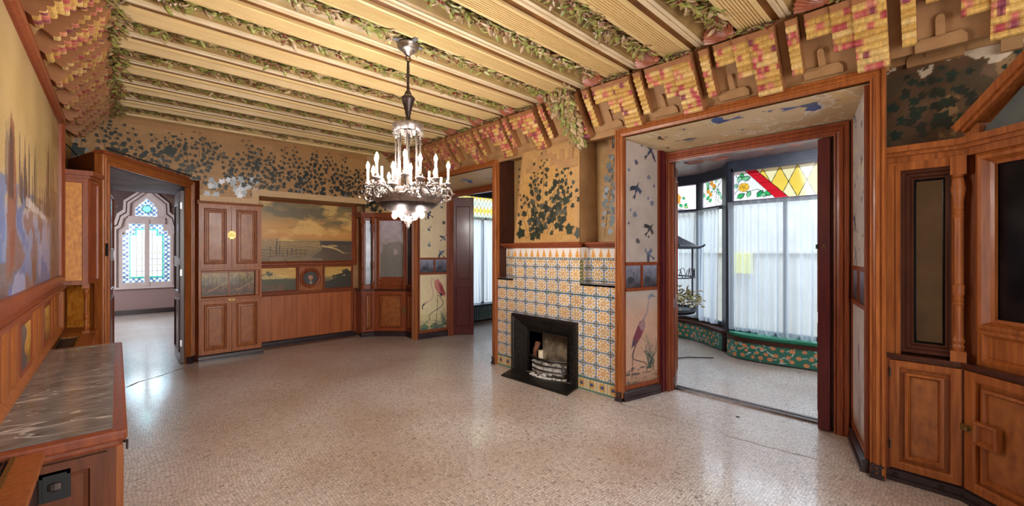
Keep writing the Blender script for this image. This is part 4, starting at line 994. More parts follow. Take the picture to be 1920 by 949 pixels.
for k, (a, b) in enumerate([(0.89, 1.225), (1.238, 1.565)]):
    cv = Cv(b - a, 0.33, 0.008, (110, 84, 50)); cv.grad([(0, (70, 52, 36)), (.35, (104, 66, 42)), (.5, (96, 80, 46)), (1, (150, 120, 70))]); cv.noise(90, (10, 8), 60 + k, (1, 1, .6))
    for q in range(6): cv.line([((b - a) * (.1 + .15 * q), .1), ((b - a) * (.12 + .15 * q), .26)], 0.01, (48, 42, 30), .8)
    cv.line([((b - a) * .3, .06), ((b - a) * .98, .19)], .014, (170, 130, 84), .8)
    cv.build('landscape_panel', M_PAINT, FF, a, -0.062, 0.945, cup)
m = MB(FF); m.box(1.224, 1.239, -0.068, -0.052, 0.935, 1.28); m.build('divider', M_WOOD, cup)

# panelling behind the missing sideboard
wp = thing('wall_panelling', 'plain boarded panelling under the seascape', 'panelling', (2.46, 7.8, 0))
m = MB(FW)
bw = (3.22 - 1.69) / 8
for k in range(8): m.box(1.69 + k * bw + 0.0015, 1.69 + (k + 1) * bw - 0.0015, 0, 0.008 + 0.002 * (k % 2), 0.09, 0.86)
m.build('boards', plain('board_orange', (148, 74, 32), (172, 98, 50), rough=0.35, scale=3, stretch=(6, 6, 0.5), coat=0.2), wp)
mold(FW, 1.66, 3.31, 0.845, wp, 'dado_rail', 0.035, M_WOODR, 0.0, 0.05)
m = MB(FW); m.box(3.22, 3.25, 0, 0.03, 0.08, 0.9); m.box(3.255, 3.31, 0, 0.045, 0.08, 0.9); m.build('end_stile', M_WOODR, wp)
plinth_run(FW, 1.65, 3.32, parent=wp, h=0.10)
sea = thing('seascape_painting', 'large oil painting of a stormy yellow seascape with posts in the surf', 'painting', (2.46, 7.8, 1.36))
m = MB(FW); m.ring(1.615, 3.315, 1.34, 2.515, [(0, -0.005), (0, 0.05), (0.02, 0.055), (0.03, 0.04), (0.05, 0.04), (0.06, 0.03), (0.085, 0.012), (0.085, 0.0)]); m.build('frame', M_WOODR, sea)
W_, H_ = 1.53, 1.01
cv = Cv(W_, H_, 0.008); cv.grad([(0, (98, 78, 54)), (.20, (140, 110, 70)), (.30, (176, 138, 84)), (.33, (150, 126, 82)), (.40, (206, 146, 76)), (.6, (204, 150, 76)), (.8, (150, 122, 74)), (1, (116, 102, 68))])
n1 = smooth_noise(cv.ny, cv.nx, (5, 9), 71, 5); n2 = smooth_noise(cv.ny, cv.nx, (4, 6), 72, 5)
sky = cv.Y > 0.34 * H_
cl_ = np.clip((n1 - .47) / .12, 0, 1) * np.clip((cv.Y - .5) / .2, 0, 1) * np.clip((cv.Y - .4 + .25 * cv.X) / .5, 0, 1); cv.mask(sky * cl_, (96, 88, 66), .75); cv.mask(sky & (n2 > .56), (222, 176, 100), .5); cv.mask(sky & (n2 > .62), (236, 196, 120), .5)
sea_m = ~sky; wv = np.sin(cv.Y * 190 + n1 * 14); cv.mask(sea_m & (wv > .55), (176, 150, 98), .55); cv.mask(sea_m & (wv < -.6), (78, 70, 52), .5)
cv.mask((cv.X > .93 + (0.40 - cv.Y) * .3) & (cv.Y < .36) & (cv.Y > .15), (74, 62, 52), .8); cv.rect(.98, W_, .28, .345, (70, 60, 54), .95)
cv.poly([(.75, .02), (.9, .14), (1.08, .25), (1.22, .24), (1.36, .15), (1.40, .12), (W_, .14), (W_, 0), (.75, 0)], (92, 74, 56), .9)
curve(cv, [(1.0, .26), (1.15, .235), (1.28, .19), (1.38, .13)], .03, (226, 196, 132), .012); cv.ell(1.18, .265, .09, .02, (206, 172, 112), .8)
for k, x in enumerate([.16, .255, .30, .35, .42, .49, .56, .63, .71]): cv.line([(x, .09 + .01 * (k % 3)), (x + .004, (.31 if k in (1,) else .38 if k == 2 else .24) - .005 * k)], .012, (56, 48, 42), .9)
cv.line([(.25, .10), (.26, .38)], .016, (52, 44, 40)); cv.ell(.48, .35, .02, .008, (220, 190, 140)); cv.line([(.48, .35), (.48, .38)], .006, (220, 200, 160))
cv.mask((cv.Y < .07) & (n2 > .48), (150, 128, 104), .5)
cv.build('canvas', M_PAINT, FW, 1.70, 0.008, 1.43, sea)
pr = thing('portrait_panel', 'cherry panel with a round dark portrait of a man between two small landscapes', 'portrait', (2.49, 7.8, 0.9))
m = MB(FW); m.box(2.295, 2.70, 0, 0.02, 0.90, 1.345); m.ring(2.295, 2.70, 0.90, 1.345, [(0, 0.0), (0, 0.028), (0.012, 0.028), (0.018, 0.02)]); m.build('panel', M_WOOD, pr)
m = MB(FW)
def torus(m, uc, zc, r, prof, n=28):
    vs = []; fs = []
    for k in range(n):
        a = 2 * math.pi * k / n
        for (dr, w_) in prof: vs.append((uc + (r + dr) * math.cos(a), w_, zc + (r + dr) * math.sin(a)))
    L_ = len(prof)
    for k in range(n):
        kn = (k + 1) % n
        for j in range(L_ - 1): fs.append((k * L_ + j, k * L_ + j + 1, kn * L_ + j + 1, kn * L_ + j))
    m.add(vs, fs)
torus(m, 2.488, 1.125, 0.16, [(0.018, 0.02), (0.014, 0.036), (0, 0.042), (-0.02, 0.034), (-0.026, 0.042), (-0.036, 0.036), (-0.045, 0.022)]); m.build('round_frame', M_WOODR, pr)
cv = Cv(.26, .26, .005, (40, 32, 28)); cv.noise(20, (4, 4), 3); cv.poly([(.06, 0), (.08, .06), (.12, .085), (.17, .075), (.22, .04), (.24, 0)], (52, 58, 66)); cv.poly([(.115, .03), (.13, .09), (.155, .075), (.15, .02)], (150, 136, 120))
cv.ell(.135, .145, .038, .052, (176, 118, 88)); cv.ell(.12, .15, .02, .035, (196, 140, 106), .7); cv.poly([(.095, .165), (.10, .205), (.14, .215), (.175, .195), (.178, .15), (.165, .17), (.13, .182)], (44, 32, 26)); cv.line([(.115, .122), (.15, .122)], .01, (70, 44, 34)); cv.line([(.112, .158), (.124, .158)], .006, (60, 36, 28)); cv.line([(.142, .158), (.154, .158)], .006, (60, 36, 28))
cv.build('portrait', M_PAINT, FW, 2.358, 0.024, 0.995, pr, skip=lambda x, y: np.hypot(x - .13, y - .13) > .126)
def land(a, b, seed, name, label, kind):
    t = thing(name, label, 'painting', ((a + b) / 2, 7.8, .9)); m = MB(FW); m.ring(a, b, 0.90, 1.345, [(0, 0), (0, .032), (.014, .032), (.02, .02), (.03, .012), (.03, 0)]); m.build('frame', M_WOODR, t)
    w_ = b - a - .06; cv = Cv(w_, .385, .007); cv.grad([(0, (84, 60, 44)), (.2, (110, 72, 50)), (.45, (120, 110, 76)), (.6, (204, 166, 88)), (1, (198, 154, 76))]); n = smooth_noise(cv.ny, cv.nx, (7, 5), seed, 5)
    if kind: cv.mask(cv.Y < .12 + .16 * n + .14 * np.exp(-((cv.X - .12) / .12) ** 2), (66, 68, 48), .85); cv.mask((cv.Y < .1) & (n > .5), (116, 74, 52), .7); cv.mask((cv.Y > .2) & (n > .56), (228, 196, 116), .7)
    else:
        cv.mask(cv.Y < .10 + .05 * n, (104, 66, 48), .9); cv.mask((cv.Y < .06 + .30 * n * np.clip((cv.X - .05) / .25, 0, 1) + .06), (50, 46, 40), .9)
        for k in range(7): cv.ell(.16 + .055 * k, .21 + .012 * k, .035, .022, (44, 44, 36), .95); cv.line([(.16 + .055 * k, .12), (.16 + .055 * k, .2)], .008, (40, 36, 32))
    cv.build('canvas', M_PAINT, FW, a + .03, .006, .93, t)
land(1.675, 2.285, 81, 'landscape_painting', 'small yellow landscape painting with bushes between the cupboard and the round portrait', True)
land(2.71, 3.25, 82, 'landscape_painting', 'small landscape painting of dark pine trees on the side of the corner cabinet', False)

# ---------------------------------------------------------------- corner cabinets (far corner and the one nearest the big doorway)
def turned(m, c, z0, z1, r=0.022, n=12):
    h = z1 - z0; P = [(1.25, 0), (1.25, .05), (.95, .055), (1.2, .07), (.95, .085), (1.2, .10), (.85, .12), (.8, .27), (1.05, .28), (.8, .29), (1.05, .30), (.8, .31), (1.1, .33), (1.1, .37), (.8, .38), (.78, .70), (1.0, .71), (.8, .72), (1.0, .73), (.8, .74), (1.0, .75), (.85, .77), (1.35, .84), (1.0, .89), (.7, .90), (1.0, .905), (1.25, .92), (1.25, 1.0)]
    m.lathe((c[0], c[1], z0), [(r * a, h * b) for a, b in P], n)
    m.box(c[0] - r * 1.4, c[0] + r * 1.4, c[1] - r * 1.4, c[1] + r * 1.4, z0, z0 + h * .05); m.box(c[0] - r * 1.4, c[0] + r * 1.4, c[1] - r * 1.4, c[1] + r * 1.4, z1 - h * .09, z1)

cc = thing('corner_cabinet', 'far corner display cabinet with a large foxed painted mirror and slim columns', 'corner cabinet', (3.85, 7.4, 0))
A0, A1, A2, A3 = (3.30, 7.53), (3.533, 7.495), (3.975, 7.07), (3.955, 6.68)
F_a = F2(A0, A1, -1); F_b = F2(A1, A2, -1); F_c = F2(A2, A3, -1)
La, Lb, Lc = math.dist(A0, A1), math.dist(A1, A2), math.dist(A2, A3)
m = MB(); m.hprism([A0, A1, A2, A3, (4.03, 6.68), (4.03, 7.84), (3.30, 7.84)], 0.05, 0.855); m.build('base', M_WOODR, cc)
m = MB(); m.hprism([(3.27, 7.50), (3.52, 7.46), (3.94, 7.05), (3.925, 6.68), (4.03, 6.68), (4.03, 7.84), (3.27, 7.84)], 0.855, 0.885); m.build('ledge', M_WOODD, cc)
m = MB(); m.hprism([(3.27, 7.47), (3.51, 7.44), (3.92, 7.03), (3.905, 6.68), (4.03, 6.68), (4.03, 7.84), (3.27, 7.84)], 2.23, 2.28); m.hprism([(3.25, 7.45), (3.50, 7.41), (3.89, 7.02), (3.88, 6.66), (4.03, 6.66), (4.03, 7.84), (3.25, 7.84)], 2.28, 2.325); m.build('cornice', M_WOODR, cc)
m = MB(); m.hprism([(3.36, 7.80), (3.36, 7.62), (3.62, 7.56), (4.02, 7.15), (4.0, 6.72), (4.03, 6.7), (4.03, 7.84)], 0.885, 2.24); m.build('back_core', M_WOODR, cc)
panel_slab(F_b, 0.03, Lb - 0.03, 0.10, 0.845, 'door', cc, mt=M_WOODR); panel_slab(F_c, 0.02, Lc - 0.02, 0.10, 0.845, 'side_panel', cc, st=0.05, mt=M_WOODR); panel_slab(F_a, 0.02, La - 0.01, 0.10, 0.845, 'side_panel', cc, st=0.04, mt=M_WOODR)
for f, l in ((F_a, La), (F_b, Lb), (F_c, Lc)): plinth_run(f, -0.01, l + 0.01, parent=cc, h=0.09)
m = MB(F_b); m.box(0.53, 0.60, 0.022, 0.04, 0.44, 0.52); m.box(0.56, 0.60, 0.03, 0.05, 0.46, 0.50); m.build('latch', M_BRASS, cc)
FM = F2((3.62, 7.555), (4.02, 7.145), -1); Lm = 0.573
m = MB(FM); m.ring(0.0, Lm, 0.93, 2.24, [(0, 0), (0, .03), (.03, .035), (.045, .02), (.06, .012), (.06, .004)]); m.ring(0.0, Lm, 0.885, 1.06, [(0, 0), (0, .03), (.03, .03), (.04, .015)], cap=True); m.build('mirror_frame', M_WOODR, cc)
cv = Cv(Lm - .11, 1.08, .008, (130, 128, 136)); cv.noise(40, (4, 6), 15); nn = smooth_noise(cv.ny, cv.nx, (5, 3), 16, 5)
cv.grad([(0, (128, 128, 126)), (.35, (140, 140, 138)), (.5, (170, 160, 160)), (1, (186, 176, 188))]); cv.noise(30, (8, 14), 17); cv.mask(cv.Y < .48 + .22 * nn + .1 * np.sin(cv.X * 6), (118, 116, 108), .6); cv.mask((cv.Y > .42) & (cv.Y < .62) & (nn > .6), (190, 170, 180), .7)
for (pa_, pb_) in (((3.37, 7.61), (3.60, 7.555)), ((4.005, 7.13), (3.995, 6.76))):
    fs_ = F2(pa_, pb_, -1); ls_ = math.dist(pa_, pb_); m = MB(fs_); m.ring(0, ls_, .93, 2.22, [(0, 0), (0, .02), (.03, .02), (.04, .004)]); m.build('side_mirror_frame', M_WOODR, cc)
    m = MB(fs_); m.box(.035, ls_ - .035, 0, .004, .97, 2.18); m.build('side_mirror', M_FOXED, cc)
M_PMIR = vcol('painted_mirror', rough=0.22, grain=.05, metal_from_alpha=False, scale=20, coat=0.5)
cv.build('painted_mirror', M_PMIR, FM, .055, .006, 1.11, cc)
m = MB(); turned(m, (3.505, 7.50), 0.885, 2.235, 0.020); turned(m, (3.93, 7.09), 0.885, 2.235, 0.020); turned(m, (3.315, 7.53), 0.885, 2.235, 0.020)
m.build('turned_columns', M_WOODR, cc)
# painted wall above it
FD = F2((3.30, 7.38), (3.98, 6.66), -1)
cv = Cv(.99, 1.05, .010, (176, 146, 104)); cv.noise(30, (4, 4), 51); rnd = random.Random(3)
for k in range(6): ivy_vine(cv, .05 + .05 * k, .02, rnd.uniform(1.1, 2.0), .7, rnd, .055, cols=DK, curl=.2)
for k in range(5): bird(cv, rnd.uniform(.5, .95), rnd.uniform(.1, .8), .08, rnd.uniform(0, 6), (96, 92, 92), None, 0)
cv.build('wall_corner', M_IVY, FD, 0, 0, 2.30)['kind'] = 'structure'

# near corner cabinet: Y-parallel wing, then the centre bay turned 45 degrees
nc = thing('corner_cabinet', 'cherry corner cabinet with upright mirror, turned column and pediment beside the big doorway', 'corner cabinet', (3.9, 0.0, 0))
B0, B1 = (3.97, 0.345), (3.97, -0.055); S2 = math.sqrt(.5); B2 = (B1[0] - S2 * .90, B1[1] - S2 * .90); B3 = (B2[0] - 0.40, B2[1])
F_d = F2(B0, B1, -1); F_e = F2(B1, B2, -1); F_f = F2(B2, B3, -1); Ld = .40; Le = .90
back = [(4.11, 0.345), (4.11, -1.25), (B3[0], -1.25)]
m = MB(); m.hprism([B0, B1, B2, B3] + back[::-1], 0.04, 0.86); m.build('base', M_WOOD, nc)
def off(d): return [(B0[0] - d, B0[1]), (B1[0] - d, B1[1] + d * .41), (B2[0] - d * .41, B2[1] + d), (B3[0], B3[1] + d)]
m = MB(); m.hprism(off(.035) + back[::-1], 0.862, 0.885); m.hprism(off(.02) + back[::-1], 0.845, 0.862); m.build('ledge', M_WOODD, nc)
m = MB(); m.hprism(off(-0.001) + back[::-1], 2.215, 2.26); m.hprism(off(.025) + back[::-1], 2.26, 2.285); m.hprism(off(.055) + back[::-1], 2.285, 2.325); m.build('cornice', M_WOOD, nc)
panel_slab(F_d, 0.045, Ld - 0.01, 0.09, 0.84, 'door', nc, st=0.05, th=.034, deep=True); panel_slab(F_e, 0.035, Le - .03, 0.09, 0.84, 'door', nc, st=0.06, th=.034, deep=True)
m = MB(F_d); m.box(0, .045, 0, .028, .05, .85); m.box(Ld - .01, Ld, 0, .02, .05, .85); m.build('stile', M_WOODR, nc)
for z in (.22, .72):
    m = MB(F_d); m.lathe((.048, .034, z), [(.005, 0), (.006, .06), (.002, .068)], 8); m.build('hinge', M_BRONZE, nc)
plinth_run(F_d, -0.0, Ld + .015, parent=nc, h=.085); plinth_run(F_e, -0.015, Le + .02, parent=nc, h=.085)
for u in (.08, .30):
    m = MB(F_d); m.lathe((u, .045, .05), [(0, -.012), (.012, -.006), (.012, .006), (0, .012)], 6); m.build('plinth_bolt', M_BRONZE, nc)
# lock plate and wooden pull of the centre door
m = MB(F_e); m.box(0.0, .12, .03, .037, .455, .50); m.lathe((.055, .04, .478), [(0, -.014), (.014, -.008), (.014, .008), (0, .014)], 8); m.build('lock_plate', M_BRASS, nc)
m = MB(F_e); m.ring(.10, .235, .405, .545, [(0, .02), (0, .055), (.012, .06), (.02, .05), (.03, .03)], cap=True); m.build('door_pull', M_WOOD, nc)
# upper wing: deep opening with a bevelled mirror
m = MB(F_d); m.box(0, .09, -.10, .012, .885, 2.215); m.box(.075, .10, -.10, .018, .885, 2.20); m.box(Ld - .055, Ld, -.10, -.03, .885, 2.215); m.box(0, Ld, -.10, .008, 2.16, 2.215); m.build('upper_stile', M_WOOD, nc)
m = MB(F_d); m.ring(.10, Ld - .02, .90, 2.16, [(0, -.05), (0, -.02), (.02, -.02), (.03, -.035), (.045, -.035), (.055, -.05), (.065, -.05), (.065, -.075)]); m.box(.0, Ld, -.13, -.09, .885, 2.2); m.build('mirror_surround', M_WOODD, nc)
m = MB(F_d); m.ring(.16, Ld - .08, .96, 2.10, [(0, -.088), (.018, -.080)], cap=True); m.build('bevelled_mirror', M_MIRROR, nc)
m = MB(); q = F_d((Ld - .025, .0, 0)); turned(m, (q[0] - .0, q[1], 0), .885, 2.215, .026, 16); m.build('turned_column', M_WOOD, nc)
# centre bay
m = MB(F_e); m.box(-.04, .07, -.16, -.03, .885, 2.215); m.build('corner_post', M_WOODM, nc)
m = MB(F_e); m.ring(.06, Le - .06, .885, 1.115, [(0, -.08), (0, -.02), (.03, -.015), (.05, -.035), (.06, -.03)], cap=True); m.build('rail_panel', M_WOOD, nc)
m = MB(F_e); m.ring(.05, Le - .05, 1.10, 2.215, [(0, -.10), (0, -.02), (.02, -.01), (.04, -.012), (.06, -.045), (.08, -.05), (.08, -.07)]); m.box(0, Le, -.14, -.09, .885, 2.2); m.build('mirror_surround', M_WOOD, nc)
m = MB(F_e); m.box(.12, Le - .12, -.088, -.075, 1.17, 2.15); m.build('dark_mirror', M_DARKMIR, nc)
# pediment
ap = Le / 2
m = MB(F_e)
def bar(m, a, b, wd, w0, w1):
    d = Vector((b[0] - a[0], b[1] - a[1])).normalized(); n = Vector((-d.y, d.x)) * wd
    m.prism([a, b, (b[0] + n.x, b[1] + n.y), (a[0] + n.x, a[1] + n.y)], w0, w1)
bar(m, (0.0, 2.37), (ap, 2.73), .05, -.10, .05); bar(m, (0.02, 2.36), (ap, 2.70), .03, -.10, .03); bar(m, (ap, 2.73), (Le, 2.37), .05, -.10, .05); bar(m, (ap, 2.70), (Le - .02, 2.36), .03, -.10, .03)
m.prism([(-.0, 2.325), (.09, 2.325), (.09, 2.40), (0.0, 2.42)], -.10, .0); m.build('pediment', M_WOOD, nc)
m = MB(F_e); m.prism([(.06, 2.33), (Le - .06, 2.33), (ap, 2.70)], -.08, -.03); m.build('pediment_field', M_SLATEGL, nc)
# painted wall over the wing; its shade is put into the dark base colour
FDD = Fr((4.095, 0.36, 0), (0, -1), (-1, 0))
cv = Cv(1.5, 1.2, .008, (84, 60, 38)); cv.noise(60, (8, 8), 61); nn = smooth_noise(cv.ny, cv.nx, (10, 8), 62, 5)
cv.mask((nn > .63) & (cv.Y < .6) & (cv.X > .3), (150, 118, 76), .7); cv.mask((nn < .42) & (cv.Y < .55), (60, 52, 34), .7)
rnd = random.Random(8)
for k in range(10): ivy_vine(cv, .15 * k, .05, rnd.uniform(.8, 2), .5, rnd, .06, cols=((34, 54, 46), (40, 46, 40)), curl=.3)
cv.mask((np.abs(cv.Y - .60 - .05 * np.sin(cv.X * 20)) < .06) & (nn > .45), (206, 192, 170), .85)
cv.build('wall_right_painted', M_IVY, FDD, 0, 0, 2.32)['kind'] = 'structure'
m = MB(FDD); m.box(0, 1.5, 0, .02, 2.93, 3.02); m.prism([(u, z) for u, z in arch2(.28, 2.94, .045, .16)], .0, .035); m.prism([(u, z) for u, z in arch2(.62, 2.86, .045, .16)], .0, .035); m.prism([(.14, 2.90), (.42, 2.90), (.42, 2.96), (.39, 2.985), (.17, 2.985), (.14, 2.96)], 0, .03); struct(m.build('trim_6', M_PLASTER))
# ================================================================ left side: big canvas, dado, marble console, tall cupboard, passage
bp_ = thing('landscape_canvas', 'huge golden landscape canvas with dark cypresses above the marble console', 'painting', (XL, 3.4, 1.27))
m = MB(FRL); m.ring(0.75, 5.83, 1.255, 2.90, [(0, -0.005), (0, 0.035), (0.012, 0.045), (0.03, 0.045), (0.036, 0.034), (0.05, 0.034), (0.065, 0.052), (0.095, 0.05), (0.115, 0.03), (0.12, 0.012), (0.12, 0.0)]); m.build('frame', M_WOODR, bp_)
W_, H_ = 4.86, 1.42
cv = Cv(W_, H_, 0.014); cv.grad([(0, (96, 96, 116)), (.12, (112, 120, 150)), (.30, (142, 140, 160)), (.36, (170, 152, 124)), (.45, (176, 148, 100)), (.8, (182, 152, 100)), (1, (160, 134, 92))])
n1 = smooth_noise(cv.ny, cv.nx, (18, 7), 91, 5); n2 = smooth_noise(cv.ny, cv.nx, (9, 4), 92, 5)
cv.noise(34, (14, 5), 93)
low = cv.Y < .42 * H_
cv.mask(low & (n1 > .54), (84, 104, 158), .7); cv.mask(low & (n1 < .42), (130, 84, 62), .6); cv.mask(low & (n2 > .6), (170, 164, 182), .6); cv.mask((cv.Y < .18) & (n2 < .45), (112, 70, 40), .6)
cv.mask((cv.X > 4.15) & (cv.Y < .75), (116, 78, 46), .55); cv.mask((cv.X > 4.3) & (n1 > .5), (124, 88, 44), .45)
rq = random.Random(4)
for k in range(34):
    x = rq.uniform(2.2, 4.5); h = rq.uniform(.12, .34); b = rq.uniform(.48, .56); cv.poly([(x - .03, b), (x + .03, b), (x + .012, b + h), (x, b + h + .04), (x - .012, b + h)], rq.choice([(84, 66, 60), (96, 82, 84), (64, 58, 60)]), .8)
cv.poly([(3.9, .5), (4.12, .5), (4.08, .9), (4.04, 1.15), (3.98, .9)], (92, 58, 40), .85); cv.poly([(3.2, .5), (3.44, .5), (3.36, .85), (3.33, 1.0), (3.28, .8)], (118, 100, 66), .6)
for k in range(7): curve(cv, [(3.9 + .13 * k, .5), (3.93 + .12 * k, .9), (3.86 + .14 * k, 1.38)], .016, (120, 88, 44), .006)
cv.poly([(2.3, .1), (2.52, .15), (2.6, .55), (2.52, .9), (2.42, .95), (2.34, .6)], (128, 76, 56), .8); cv.poly([(2.36, .5), (2.5, .5), (2.5, .8), (2.4, .9)], (76, 60, 54), .8)
cv.poly([(2.9, .56), (3.8, .5), (4.0, .46), (2.9, .50)], (206, 196, 196), .7)
cv.build('canvas', M_PAINT, FRL, 0.86, 0.012, 1.368, bp_)

dd = thing('dado', 'cherry dado with fluted pilasters and upright little paintings behind the marble console', 'dado', (XL, 3.6, .85))
m = MB(FRL); m.box(0.75, 5.83, -0.002, 0.012, 0.80, 1.26); m.build('backing', M_WOOD, dd)
mold(FRL, 0.75, 5.84, 1.215, dd, 'dado_rail', 0.06, M_WOODR, 0.0, 0.06)
m = MB(FRL); m.sweep([(0, .853), (.04, .853), (.04, .868), (.03, .885), (.012, .905), (0, .905)], .75, 5.80); m.build('base_rail', M_WOOD, dd)
m = MB(FRL); m.box(5.74, 5.83, 0.0, 0.04, .85, 1.22); m.build('end_pilaster', M_WOOD, dd)
for k in range(5):
    y = 5.50 - k * 1.02
    for a in (0, .24):
        m = MB(FRL)
        c = y - .12 - a; m.add([(c + .075 * math.cos(t), .010 + .014 * math.sin(t), z) for z in (.87, 1.22) for t in [math.pi * i / 10 for i in range(11)]], [(i, i + 1, 12 + i, 11 + i) for i in range(10)])
        m.box(c - .10, c - .08, 0, .018, .87, 1.22); m.box(c + .08, c + .10, 0, .018, .87, 1.22); m.build('pilaster', M_WOOD, dd, smooth=False)
    y1 = y - .50
    m = MB(FRL); m.ring(y1 - .46, y1, .88, 1.215, [(0, .0), (0, .018), (.02, .020), (.035, .014), (.04, .01)]); m.build('picture_frame', M_WOODR, dd)
    cv = Cv(.38, .255, .006, (168, 124, 60)); cv.grad([(0, (120, 78, 36)), (.4, (176, 126, 52)), (1, (196, 150, 76))]); cv.noise(90, (4, 5), 200 + k)
    if k % 2: cv.mask(cv.X < .18 + .05 * np.sin(cv.Y * 40), (66, 66, 92), .7)
    cv.ell(.1, .12, .03, .09, (72, 60, 48), .6); cv.build('little_painting', M_PAINT, FRL, y1 - .42, .0145, .92, dd)

co = thing('marble_console', 'long low cherry console with a veined grey marble top', 'console', (-0.2, 3.57, 0))
m = MB(); m.box(-.398, -.0, 2.45, 4.70, 0.0, .80); m.build('carcass', M_WOODM, co)
m = MB(); m.box(-.398, .035, 2.405, 4.745, .80, .848); m.hprism([(-.398, 2.43), (.01, 2.43), (.01, 4.72), (-.398, 4.72)], .77, .80); m.build('edge_moulding', M_WOODR, co, bevel=.012)
m = MB(); m.box(-.392, -.012, 2.455, 4.695, .84, .852); m.build('marble_top', M_MARBLE, co)
FE = Fr((-.398, 2.45, 0), (1, 0), (0, -1))
m = MB(FE); m.ring(0.0, .37, 0.0, .76, [(0, -.01), (0, .016), (.05, .016), (.056, .004), (.07, .002)], cap=True); m.build('end_panel', M_WOODM, co)
m = MB(FE); m.box(.18, .265, .002, .016, .615, .73); m.box(.19, .255, .016, .02, .625, .72); m.build('socket_plate', M_BLACK, co)
m = MB(FE); m.lathe((.2225, .021, .672), [(0, -.02), (.02, -.012), (.02, .012), (0, .02)], 12, .3); m.build('socket_ring', M_BRONZE, co)
FCD = Fr((0.0, 2.45, 0), (0, 1), (1, 0))
for k in range(3): panel_slab(FCD, .03 + .74 * k, .74 + .74 * k, .06, .76, 'door', co, th=.02)
for y in (.28, 1.5):
    m = MB(FCD); m.tube([(y + .018 * math.cos(a), .038, .672 + .02 * math.sin(a)) for a in [j * .7 for j in range(10)]], .0045, 5); m.lathe((y, .03, .69), [(0, -.01), (.012, 0), (0, .01)], 8); m.build('ring_handle', M_BRONZE, co)
def low_box(y0, y1, x1, z, label, gr, name='heating_cover'):
    t = thing(name, label, 'radiator cover', (-.3, (y0 + y1) / 2, 0)); g0, g1, gx0, gx1 = gr
    m = MB(); m.box(-.398, x1 - .02, y0, y1, 0, z - .03); m.build('casing', M_WOODD, t)
    m = MB(); m.box(-.398, x1, y0, g0, z - .03, z); m.box(-.398, x1, g1, y1, z - .03, z); m.box(-.398, gx0, g0, g1, z - .03, z); m.box(gx1, x1, g0, g1, z - .03, z); m.build('top', M_WOOD, t)
    m = MB(); n = int((g1 - g0) / .022)
    m.box(gx0, gx1, g0, g1, z - .03, z - .022)
    for i in range(9): xx = gx0 + (gx1 - gx0) * i / 8; m.box(xx - .003, xx + .003, g0, g1, z - .012, z - .004)
    for i in range(n): yy = g0 + (g1 - g0) * i / n; m.box(gx0, gx1, yy - .002, yy + .002, z - .015, z - .008)
    m.build('grille', M_BRONZE, t)
    m = MB(); b = .014
    for (a, c, d_, e) in ((gx0 - b, gx0, g0 - b, g1 + b), (gx1, gx1 + b, g0 - b, g1 + b), (gx0, gx1, g0 - b, g0), (gx0, gx1, g1, g1 + b)): m.box(a, c, d_, e, z, z + .003)
    m.build('brass_edging', M_BRASS, t)
low_box(0.5, 2.445, -.20, .83, 'wooden radiator cover with metal grille, closest to the viewer below the big canvas', (0.9, 2.42, -.385, -.285))
low_box(4.75, 5.80, -.15, .80, 'wooden radiator cover with slatted grille between the marble console and the tall cupboard', (5.0, 5.62, -.37, -.26))

tc_ = thing('tall_cupboard', 'golden burl wall cupboard carried on turned posts beside the passage door', 'cupboard', (-.27, 5.95, .8))
pl = [(-.398, 5.80), (-.20, 5.80), (-.135, 5.99), (-.135, 6.02), (-.398, 6.9)]
m = MB(); m.hprism(pl, 1.28, 2.32); m.build('carcass', M_WOOD, tc_)
m = MB(); m.hprism([(-.398, 5.77), (-.185, 5.77), (-.115, 5.98), (-.14, 6.02), (-.398, 6.9)], 2.30, 2.33); m.hprism([(-.398, 5.74), (-.165, 5.74), (-.09, 5.965), (-.12, 6.01), (-.398, 6.9)], 2.33, 2.375); m.build('cornice', M_WOODR, tc_)
m = MB(); m.hprism(pl, 0.0, .80); m.hprism([(-.398, 6.25), (-.2, 6.1), (-.135, 6.03), (-.398, 6.9)], .8, 1.28); m.build('base', M_WOOD, tc_)
FT = Fr((-.398, 5.80, 0), (1, 0), (0, -1))
m = MB(FT); m.ring(0.0, .198, 1.275, 2.30, [(0, -.002), (0, .014), (.036, .014), (.04, .003)]); d_ = m.build('side_frame', M_WOODR, tc_)
m = MB(FT); m.box(.038, .162, 0, .004, 1.31, 2.265); m.build('burl_field', M_BURL, tc_)
FT2 = F2((-.20, 5.80), (-.135, 5.99), -1)
m = MB(FT2); m.ring(0.01, .195, 1.29, 2.29, [(0, 0), (0, .016), (.03, .016), (.036, .004)], cap=True); m.build('front_door', M_WOODR, tc_)
m = MB(); turned(m, (-.215, 5.83), .80, 1.28, .018, 12); m.build('turned_post', M_WOOD, tc_)
cv = Cv(.26, .34, .008, (176, 130, 62)); cv.noise(80, (4, 4), 301); cv.ell(.13, .1, .05, .08, (90, 66, 40), .6); cv.build('little_painting', M_PAINT, FRL, 5.90, .01, .87, tc_)
m = MB(FRL); m.ring(5.87, 6.19, .84, 1.24, [(0, 0), (0, .02), (.03, .02), (.034, .008)]); m.build('picture_frame', M_WOOD, tc_)
FT3 = F2((-.36, 6.22), (-.2, 6.1), -1); m = MB(FT3); m.box(0, .2, 0, .008, .82, 1.27); m.build('burl_back', M_BURL, tc_)

